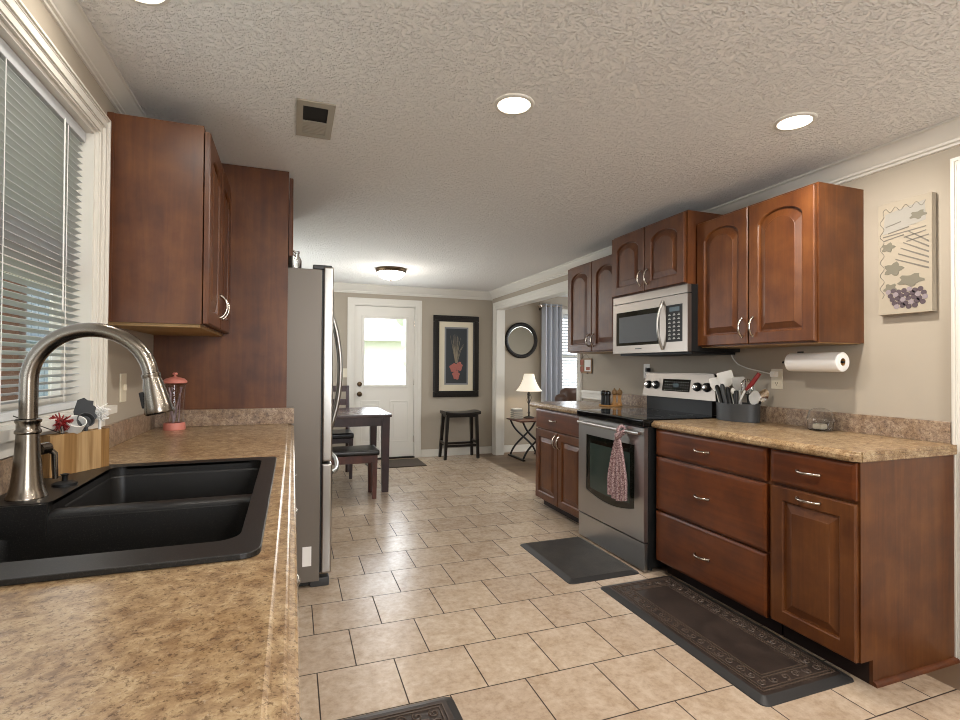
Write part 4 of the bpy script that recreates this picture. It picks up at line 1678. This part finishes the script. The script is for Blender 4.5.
tool('spatula', 'white flat spatula at the range side of the grey caddy', 'spatula', -.03, .085, (2.528, 2.545, 1.095), 'white_plastic', blade_head(.012, .030, .085, 'white_plastic'), .005)
tool('spatula', 'wide white square spatula tallest in the grey caddy', 'spatula', .03, .03, (2.57, 2.495, 1.125), 'white_plastic', blade_head(.018, .046, .095, 'white_plastic'), .006)
tool('turner', 'clear white slotted turner at the middle of the grey caddy', 'turner', .03, -.01, (2.57, 2.405, 1.10), 'white_plastic', blade_head(.016, .036, .085, 'frost'), .005)
t = tool('spatula', 'red handled spatula leaning to the right in the grey caddy', 'spatula', -.02, .03, (2.53, 2.33, 1.10), 'paper', None, .006)
mb = MB().tube([(2.532, 2.325, 1.105), (2.55, 2.30, 1.14), (2.575, 2.268, 1.205)], [.008, .014, .012], 10)
mb.build('grip', M['red'], t, label='dark red grip')
tool('tongs', 'black handled tool standing at the front left of the grey caddy', 'tool', -.055, .03, (2.52, 2.535, 1.125), 'black', None, .013)
tool('serving_fork', 'thick black handle beside the front left tool in the grey caddy', 'tool', -.06, .005, (2.50, 2.475, 1.135), 'dark_grey', None, .013)
tool('ladle', 'black ladle handle leaning left across the front of the grey caddy', 'ladle', -.06, -.03, (2.515, 2.445, 1.115), 'black', None, .012)
tool('paring_knife', 'short black handle at the front centre of the grey caddy', 'tool', -.065, -.05, (2.50, 2.365, 1.10), 'black', None, .013)
tool('peeler', 'black handle with white tip right of centre in the grey caddy', 'tool', -.04, -.06, (2.52, 2.40, 1.08), 'black', spoon_head(.014, .04, 'white_plastic'), .010)
tool('whisk', 'wire whisk standing at the right of the grey caddy', 'whisk', .02, -.07, (2.56, 2.335, 1.075), 'black', whisk_head(.040, .10, 'chrome'), .007, 0)
tool('spoon', 'clear plastic spoon leaning out of the right end of the grey caddy', 'spoon', -.01, -.09, (2.55, 2.29, 1.025), 'frost', spoon_head(.030, .085, 'frost'), .007)
tool('serving_spoon', 'steel serving spoon leaning out behind the clear spoon in the caddy', 'spoon', .04, -.07, (2.60, 2.28, 1.04), 'black', spoon_head(.028, .085, 'chrome'), .007)
tool('slotted_spoon', 'white slotted spoon low at the back of the grey caddy', 'spoon', .05, -.02, (2.60, 2.36, 1.06), 'white_plastic', spoon_head(.028, .085, 'frost'), .006)

# clear container against the backsplash
t = thing('glass_container', 'small clear lidded container against the right backsplash', 'container', (2.575, 1.898, .9155))
c = (2.575, 1.898, .9155)
MB().lathe([(.05, 0), (.056, .006), (.060, .05), (.0575, .05), (.053, .008), (.01, .005)], c, n=32, cap1=False).build('bowl', M['clear_plastic'], t)
MB().lathe([(.062, .05), (.064, .056), (.062, .062), (.05, .10), (.03, .112), (.01, .115), (.01, .113), (.03, .108), (.047, .097), (.058, .060)], c, n=32, cap0=False).build('lid', M['clear_plastic'], t)
mb = MB().box(2.55, 2.60, 1.875, 1.925, .9215, .95, .01)
mb.build('contents', M['ivory'], t, label='pale soap inside')

# ------------------------------------------------------------------ shaker tray on the far counter
t = thing('wooden_tray', 'small round wooden tray holding the shakers beyond the range', 'tray', (2.46, 3.60, .9155))
MB().lathe([(.08, 0), (.092, .003), (.095, .014), (.089, .014), (.085, .007), (.001, .006)], (2.46, 3.60, .9155), n=36, cap1=False).build('plate', M['cork'], t)
for k, (x, y, lab) in enumerate(((2.425, 3.645, 'black pepper shaker at the left of the wooden tray'), (2.425, 3.59, 'black salt shaker next to the wooden mill on the tray'))):
    t = thing('shaker', lab, 'shaker', (x, y, .922), group='shakers on the wooden tray')
    MB().lathe([(.022, 0), (.024, .004), (.021, .07), (.023, .085)], (x, y, .922), n=20).build('body', M['black'], t)
    MB().lathe([(.024, .085), (.026, .092), (.024, .112), (.012, .120), (.001, .121)], (x, y, .922), n=20).build('cap', M['black_gloss'], t)
for k, (x, y, lab) in enumerate(((2.48, 3.575, 'turned light wood mill at the middle of the wooden tray'), (2.505, 3.54, 'turned light wood mill at the range side of the wooden tray'))):
    t = thing('pepper_mill', lab, 'mill', (x, y, .922), group='shakers on the wooden tray')
    MB().lathe([(.020, 0), (.022, .01), (.014, .035), (.012, .06), (.017, .085)], (x, y, .922), n=20).build('body', M['cork'], t)
    MB().lathe([(.012, .085), (.022, .095), (.023, .112), (.015, .128), (.005, .132), (.006, .14), (.001, .144)], (x, y, .922), n=20).build('knob', M['copper'], t)

# ------------------------------------------------------------------ floor mats


def edge_mat(name, label, cat, x0, x1, y0, y1, h, mk, rad=.03):
    t = thing(name, label, cat, ((x0 + x1) / 2, (y0 + y1) / 2, 0), group='dark kitchen floor mats')
    mb = MB()
    rings = []
    for d, z in ((0, 0), (.002, .004), (.035, h - .001), (.04, h)):
        rings.append([Vector((x, y, z)) for x, y in rrect(x0 + d, x1 - d, y0 + d, y1 - d, max(.004, rad - d * .5))])
    mb.loft(rings[:3], True, True, False)
    mb.build('bevelled_edge', M['mat_edge'], t, ang=20)
    mb = MB().loft([[Vector((p[0], p[1], h - .004)) for p in rings[2]], [Vector(p) for p in rings[2]]])
    mb.build('top', M[mk], t, ang=20)
    return t


edge_mat('floor_mat', 'plain charcoal anti-fatigue mat on the tiles before the range', 'mat', 1.487, 1.972, 2.565, 3.265, .018, 'mat_black')
t = edge_mat('floor_mat', 'dark brown mat with raised ornamental border before the drawers', 'mat', 1.622, 2.112, 1.405, 2.485, .018, 'mat_dark')


def ornament(t, x0, x1, y0, y1, z):
    mb = MB()
    for d in (.052, .066, .118, .132):
        for a, b, c2, e in ((x0 + d, x0 + d + .005, y0 + d, y1 - d), (x1 - d - .005, x1 - d, y0 + d, y1 - d), (x0 + d + .005, x1 - d - .005, y0 + d, y0 + d + .005), (x0 + d + .005, x1 - d - .005, y1 - d - .005, y1 - d)):
            mb.box(a, b, c2, e, z - .001, z + .0022)
    d = .095
    n = int((y1 - y0 - 2 * d) / .05)

    def scroll(px, py, a0):
        pts = []
        for i in range(16):
            a = a0 + i * .55
            r = .020 * (1 - i / 18)
            pts.append((px + r * math.cos(a), py + r * math.sin(a), z + .0005))
        mb.tube(pts, .0028, 5)
    for k in range(n + 1):
        y = y0 + d + (y1 - y0 - 2 * d) * k / n
        for x in (x0 + d, x1 - d):
            scroll(x, y, k * 2.1)
    n2 = int((x1 - x0 - 2 * d) / .05)
    for k in range(1, n2):
        x = x0 + d + (x1 - x0 - 2 * d) * k / n2
        for y in (y0 + d, y1 - d):
            scroll(x, y, k * 2.1)
    mb.build('raised_border', M['mat_orn'], t, label='worn raised scroll border')


ornament(t, 1.622, 2.112, 1.405, 2.485, .018)
t = edge_mat('floor_mat', 'dark scroll patterned mat before the sink counter, cut by the photo bottom', 'mat', .085, .572, .86, 1.852, .018, 'mat_dark')
ornament(t, .085, .572, .86, 1.852, .018)
mb = MB().box(1.10, 1.57, 6.20, 6.70, 0, .010, .003)
tag(mb.build('door_mat', M['door_mat']), 'brown door mat on the tiles at the dining door', 'mat')
mb = MB()
pts = [(.86 + .02 * math.sin(i), 6.62 - .045 * i, .005) for i in range(4)] + [(.90, 6.38, .005), (.95, 6.24, .005), (1.0, 6.19, .005)]
mb.tube(pts, .005, 6)
tag(mb.build('power_cable', M['black']), 'black cord lying on the tiles beside the door mat', 'cord')

# ------------------------------------------------------------------ dining table, bench, chair, stool
t = thing('dining_table', 'espresso wood dining table beyond the refrigerator', 'table', (.25, 5.47, 0))
tx0, tx1, ty0, ty1, tz = -.42, .918, 5.02, 5.93, .762
MB().box(tx0, tx1, ty0, ty1, tz - .03, tz, .005).build('tabletop', M['espresso_top'], t)
mb = MB()
mb.box(tx0 + .03, tx1 - .03, ty0 + .025, ty0 + .045, tz - .115, tz - .03)
mb.box(tx0 + .03, tx1 - .03, ty1 - .045, ty1 - .025, tz - .115, tz - .03)
mb.box(tx0 + .03, tx0 + .05, ty0 + .045, ty1 - .045, tz - .115, tz - .03)
mb.box(tx1 - .05, tx1 - .03, ty0 + .045, ty1 - .045, tz - .115, tz - .03)
mb.build('apron', M['espresso'], t, smooth=False)


def tleg(x, y, z1, w0, w1, parent, mk='espresso'):
    mb = MB()
    mb.loft([[Vector((x + a * w0, y + b * w0, 0)) for a, b in ((-1, -1), (1, -1), (1, 1), (-1, 1))], [Vector((x + a * w1, y + b * w1, z1)) for a, b in ((-1, -1), (1, -1), (1, 1), (-1, 1))]])
    mb.build('leg', M[mk], parent, smooth=False)


for x in (tx0 + .055, tx1 - .055):
    for y in (ty0 + .05, ty1 - .05):
        tleg(x, y, tz - .03, .03, .038, t)

M['bench_wood'] = wood('dark red brown bench wood', '3a1a10', '4e2416', '5f3020', (20, 20, 2), .4, .1)
t = thing('bench', 'dark wood bench with black leather seat on the near side of the table', 'bench', (.25, 4.98, 0))
bx0, bx1, by0, by1 = -.25, .768, 4.79, 5.14
mb = MB().box(bx0, bx1, by0, by1, .405, .455, .02, 3)
mb.build('seat_cushion', M['black_leather'], t, label='black leather cushion')
mb = MB().box(bx0 + .02, bx1 - .02, by0 + .015, by1 - .015, .335, .405)
mb.build('apron', M['bench_wood'], t, smooth=False)
for x in (bx0 + .045, bx1 - .045):
    for y in (by0 + .04, by1 - .04):
        tleg(x, y, .405, .018, .025, t, 'bench_wood')

t = thing('dining_chair', 'espresso dining chair with black seat at the far side of the table', 'chair', (.40, 6.0, 0))
x0, x1, y0, y1 = .20, .635, 5.72, 6.15
MB().box(x0, x1, y0, y1 - .03, .44, .50, .02, 3).build('seat', M['black_leather'], t, label='black padded seat')
mb = MB().box(x0 + .02, x1 - .02, y0 + .02, y1 - .04, .39, .44)
mb.build('seat_frame', M['espresso'], t, smooth=False)
for x in (x0 + .03, x1 - .03):
    tleg(x, y0 + .035, .44, .016, .022, t)
    mb = MB().tube([(x, y1 - .02, 0), (x, y1 - .03, .45), (x, y1 + .03, 1.0)], [.020, .023, .019], 4)
    mb.build('back_post', M['espresso'], t, smooth=False)
mb = MB()
for k in range(3):
    z = .62 + k * .155
    mb.box(x0 + .03, x1 - .03, y1 - .012 + k * .016, y1 + .006 + k * .016, z, z + .07, .004)
mb.build('back_slat', M['espresso'], t)

t = thing('counter_stool', 'black backless stool with saddle seat under the framed picture', 'stool', (2.12, 6.63, 0))
sx0, sx1, sy0, sy1, sz = 1.892, 2.382, 6.47, 6.765, .64
mb = MB()
rings = []
n = 14
for i in range(n + 1):
    u = i / n * 2 - 1
    x = (sx0 + sx1) / 2 + u * (sx1 - sx0) / 2
    zt = sz - .022 + .022 * u * u
    th = .045
    rings.append([Vector((x, sy0 + .006, zt - .006)), Vector((x, sy0, zt - .02)), Vector((x, sy0 + .004, zt - th)), Vector((x, sy1 - .004, zt - th)), Vector((x, sy1, zt - .02)), Vector((x, sy1 - .006, zt - .006)), Vector((x, (sy0 + sy1) / 2, zt))])
mb.loft(rings)
mb.build('seat', M['black_wood'], t, ang=50)
for a, x, xt in ((0, 1.872, 1.932), (1, 2.352, 2.332)):
    for b, y, yt in ((0, 6.50, 6.52), (1, 6.755, 6.73)):
        mb = MB()
        w0, w1 = .017, .021
        xb = x + .02 if a == 0 else x
        mb.loft([[Vector((xb + p * w0, y + q * w0, 0)) for p, q in ((-1, -1), (1, -1), (1, 1), (-1, 1))], [Vector((xt + p * w1, yt + q * w1, sz - .05)) for p, q in ((-1, -1), (1, -1), (1, 1), (-1, 1))]])
        mb.build('leg', M['black_wood'], t, smooth=False)
mb = MB()
mb.box(1.912, 2.347, 6.50, 6.525, .555, .60)
mb.box(1.912, 2.347, 6.725, 6.75, .555, .60)
mb.box(1.919, 1.942, 6.51, 6.74, .555, .60)
mb.box(2.322, 2.345, 6.51, 6.74, .555, .60)
mb.build('apron', M['black_wood'], t, smooth=False)
for nm, bb in (('stretcher', (1.897, 2.347, 6.495, 6.52, .165, .195)), ('stretcher', (1.897, 2.347, 6.74, 6.765, .165, .195)), ('stretcher', (1.887, 1.907, 6.51, 6.75, .20, .23)), ('stretcher', (2.339, 2.359, 6.51, 6.75, .20, .23))):
    MB().box(*bb).build(nm, M['black_wood'], t, smooth=False)

# ------------------------------------------------------------------ framed picture on the far wall
t = thing('framed_picture', 'tall black framed flower print on the far wall above the stool', 'picture', (2.13, YF, .81))
fx0, fx1, fz0, fz1 = 1.800, 2.462, .808, 1.935
mb = MB()
ob, ib = .0, .085
for (a, b, d, e) in ((fx0, fx0 + ib, fz0 + ib, fz1 - ib), (fx1 - ib, fx1, fz0 + ib, fz1 - ib), (fx0, fx1, fz0, fz0 + ib), (fx0, fx1, fz1 - ib, fz1)):
    mb.box(a, b, YF - .03, YF - .001, d, e, .008)
for (a, b, d, e) in ((fx0 + .018, fx0 + ib - .018, fz0 + ib - .018, fz1 - ib + .018), (fx1 - ib + .018, fx1 - .018, fz0 + ib - .018, fz1 - ib + .018), (fx0 + .018, fx1 - .018, fz0 + .018, fz0 + ib - .018), (fx0 + .018, fx1 - .018, fz1 - ib + .018, fz1 - .018)):
    mb.box(a, b, YF - .038, YF - .029, d, e, .004)
mb.build('frame', M['black_wood'], t)
MB().box(fx0 + ib, fx1 - ib, YF - .012, YF - .002, fz0 + ib, fz1 - ib).build('mat_board', M['mat_board'], t)
ax0, ax1, az0, az1 = 1.985, 2.285, 1.00, 1.755
MB().box(ax0 - .022, ax1 + .022, YF - .0135, YF - .012, az0 - .022, az1 + .022).build('inner_mat', M['art_rim'], t)
art = MB().box(ax0, ax1, YF - .015, YF - .0135, az0, az1).build('print', M['art_dark'], t)
mb = MB()
for k in range(26):
    u = random.uniform(-.06, .08)
    x0 = 2.13 + u * .2
    pts = [(x0, YF - .016, 1.28), (x0 + u * .6, YF - .016, 1.45), (x0 + u * random.uniform(.8, 1.6), YF - .016, random.uniform(1.5, 1.68))]
    mb.tube(pts, [.0025, .002, .001], 4)
mb.build('plant_strokes', M['art_pale'], art)
for q in range(3):
  mb = MB()
  qx, qz = ((2.09, 1.21), (2.17, 1.23), (2.13, 1.11))[q]
  for k in range(12):
    a = k * 2.4
    x, z = qx + .045 * math.cos(a) * (k / 12) ** .5, qz + .05 * math.sin(a) * (k / 12) ** .5
    if 0: x, z = 2.135 + random.uniform(-.095, .095), 1.17 + random.uniform(-.10, .12)
    mb.lathe([(.022, 0), (.012, .0008 + .0006 * (k % 3))], (x, YF - .015, z), (0, -1, 0), 9)
  mb.build('flower', M['art_red'], art)

# ------------------------------------------------------------------ living room things seen through the opening
t = thing('round_mirror', 'round dark framed mirror on the living room wall', 'mirror', (3.122, YF, 1.617))
c = (3.122, YF, 1.617)
mb = MB().lathe([(.258, 0), (.262, .012), (.250, .026), (.235, .030), (.220, .024), (.208, .012), (.205, .006)], (c[0], YF - .001, c[2]), (0, -1, 0), 56, cap0=True, cap1=False)
mb.build('frame', M['iron'], t)
mb = MB()
for k in range(44):
    a = 2 * PI * k / 44
    mb.sphere((c[0] + .241 * math.cos(a), YF - .029, c[2] + .241 * math.sin(a)), .0085, 8)
mb.build('beading', M['black_wood'], t)
MB().lathe([(.207, 0), (.207, .004), (.195, .006)], (c[0], YF - .006, c[2]), (0, -1, 0), 56).build('glass', M['mirror'], t)

t = thing('side_table', 'small folding table with curved black iron legs in the living room', 'table', (3.03, 6.30, 0))
MB().box(2.79, 3.28, 6.10, 6.56, .505, .523, .004).build('tabletop', M['bench_wood'], t)
for y, yy in ((6.12, 6.12), (6.54, 6.54)):
    mb = MB()
    for sg in (1, -1):
        pts = []
        for i in range(21):
            a = i / 20
            z = .012 + .493 * a
            x = 3.04 + sg * (.20 * (2 * a - 1) * (.62 + .38 * abs(2 * a - 1)))
            # bowed legs that cross in the middle
            bow = .05 * math.sin(2 * PI * a)
            pts.append((x - sg * bow, y, z))
        mb.tube(pts, .014, 8)
    mb.build('leg', M['iron'], t)
for x in (2.84, 3.24):
    MB().box(x - .02, x + .02, 6.08, 6.58, 0, .022, .006).build('foot_bar', M['iron'], t)

t = thing('table_lamp', 'lit table lamp with white bell shade on the living room side table', 'lamp', (3.075, 6.44, .523))
c = (3.075, 6.44, .5235)
MB().lathe([(.075, 0), (.075, .012), (.05, .022), (.014, .030), (.011, .06), (.02, .075), (.011, .09), (.009, .30), (.014, .31), (.020, .33), (.010, .35), (.009, .42)], c, n=20).build('base', M['iron'], t)
mb = MB()
for sg in range(3):
    a0 = sg * 2.09
    pts = [(c[0] + (.012 + .020 * math.sin(PI * i / 12)) * math.cos(a0 + i * .25), c[1] + (.012 + .020 * math.sin(PI * i / 12)) * math.sin(a0 + i * .25), c[2] + .20 + .16 * i / 12) for i in range(13)]
    mb.tube(pts, .004, 6)
mb.build('scroll_work', M['iron'], t)
MB().lathe([(.182, .375), (.146, .42), (.112, .475), (.086, .54), (.070, .612), (.068, .612), (.084, .54), (.110, .475), (.144, .42), (.180, .375)], c, n=40, cap0=False, cap1=False).build('lamp_shade', M['shade'], t, label='white bell shade')
d = bpy.data.lights.new('table_lamp_bulb', 'POINT')
d.energy = 2.5
d.color = (1, .85, .65)
d.shadow_soft_size = .04
o = bpy.data.objects.new('table_lamp_bulb', d)
COL.objects.link(o)
o.location = (c[0], c[1], c[2] + .48)

t = thing('basket', 'small grey woven box on the living room side table', 'box', (2.88, 6.42, .523))
mb = MB().box(2.81, 2.94, 6.34, 6.47, .5235, .655, .008)
mb.build('body', M['basket'], t)
mb = MB()
for k in range(4):
    mb.box(2.807, 2.943, 6.337, 6.473, .538 + k * .026, 0.544 + k * .026, .002, 1)
mb.build('weave', M['mat_board'], t)
MB().box(2.82, 2.93, 6.35, 6.46, .655, .668, .003).build('lid', M['white_plastic'], t)

t = thing('curtain', 'grey blue curtain panel hanging beside the living room window', 'curtain', (3.62, YF - .09, .1))
mb = MB()
fr_, bk_ = [], []
n = 90
rings = []
for z, amp in ((2.16, .026), (1.6, .030), (.9, .034), (.06, .036)):
    f1, f2 = [], []
    for k in range(n + 1):
        u = k / n
        x = 3.43 + .31 * u
        y = YF - .085 + amp * math.cos(u * 2 * PI * 3.5)
        f1.append(Vector((x, y, z)))
        f2.append(Vector((x, y + .004, z)))
    rings.append(f1 + list(reversed(f2)))
mb.loft(rings)
mb.build('panel', M['curtain'], t, ang=70)
t = thing('curtain_rod', 'silver curtain rod with round finial above the living room window', 'curtain rod', (4.1, YF - .085, 2.13))
mb = MB().tube([(3.40, YF - .085, 2.128), (5.1, YF - .085, 2.128)], .010, 12)
mb.build('rod', M['nickel'], t)
MB().sphere((3.385, YF - .085, 2.128), .034, 16).build('finial', M['nickel'], t)
mb = MB()
for x in (3.425, 5.05):
    mb.box(x - .008, x + .008, YF - .085, YF, 2.112, 2.122)
    mb.box(x - .014, x + .014, YF - .006, YF, 2.07, 2.15)
mb.build('bracket', M['nickel'], t)
t = thing('window_blind', 'white slat blind in the living room window behind the curtain', 'blind', (4.25, YF + .03, LW[3]))
mb = MB()
z = LW[3] - .06
while z > LW[2] + .04:
    pr = [(YF + .012, z - .010), (YF + .040, z + .010), (YF + .040, z + .0125), (YF + .012, z - .0075)]
    mb.prism([(a, b) for a, b in pr], 'x', LW[0] + .01, LW[1] - .01)
    z -= .046
mb.build('slats', M['blind'], t, smooth=False)
MB().box(LW[0] + .006, LW[1] - .006, YF + .006, YF + .046, LW[3] - .05, LW[3] - .003).build('headrail', M['blind'], t)

t = thing('recliner', 'brown leather recliner seen past the end of the right wall', 'recliner', (3.35, 5.65, 0))
MB().box(2.99, 3.73, 5.44, 5.95, .03, .42, .05, 3).build('seat_base', M['brown_leather'], t)
MB().box(2.95, 3.13, 5.42, 5.75, .34, .775, .08, 4).build('armrest', M['brown_leather'], t)
MB().box(3.60, 3.78, 5.42, 5.75, .34, .775, .08, 4).build('armrest', M['brown_leather'], t)
MB().box(2.98, 3.74, 5.34, 5.58, .30, .91, .09, 4).build('backrest', M['brown_leather'], t)
MB().box(3.03, 3.68, 5.32, 5.56, .76, .985, .10, 5).build('head_cushion', M['brown_leather'], t)
MB().box(3.13, 3.60, 5.56, 5.95, .40, .52, .05, 4).build('seat_cushion', M['brown_leather'], t)

area('living_ceiling_fill', (4.3, 4.4, 2.2), (0, 0, 0), 1.2, 1.2, 22, (1, .97, .92))  # area light added under the closed ceiling to brighten the living room
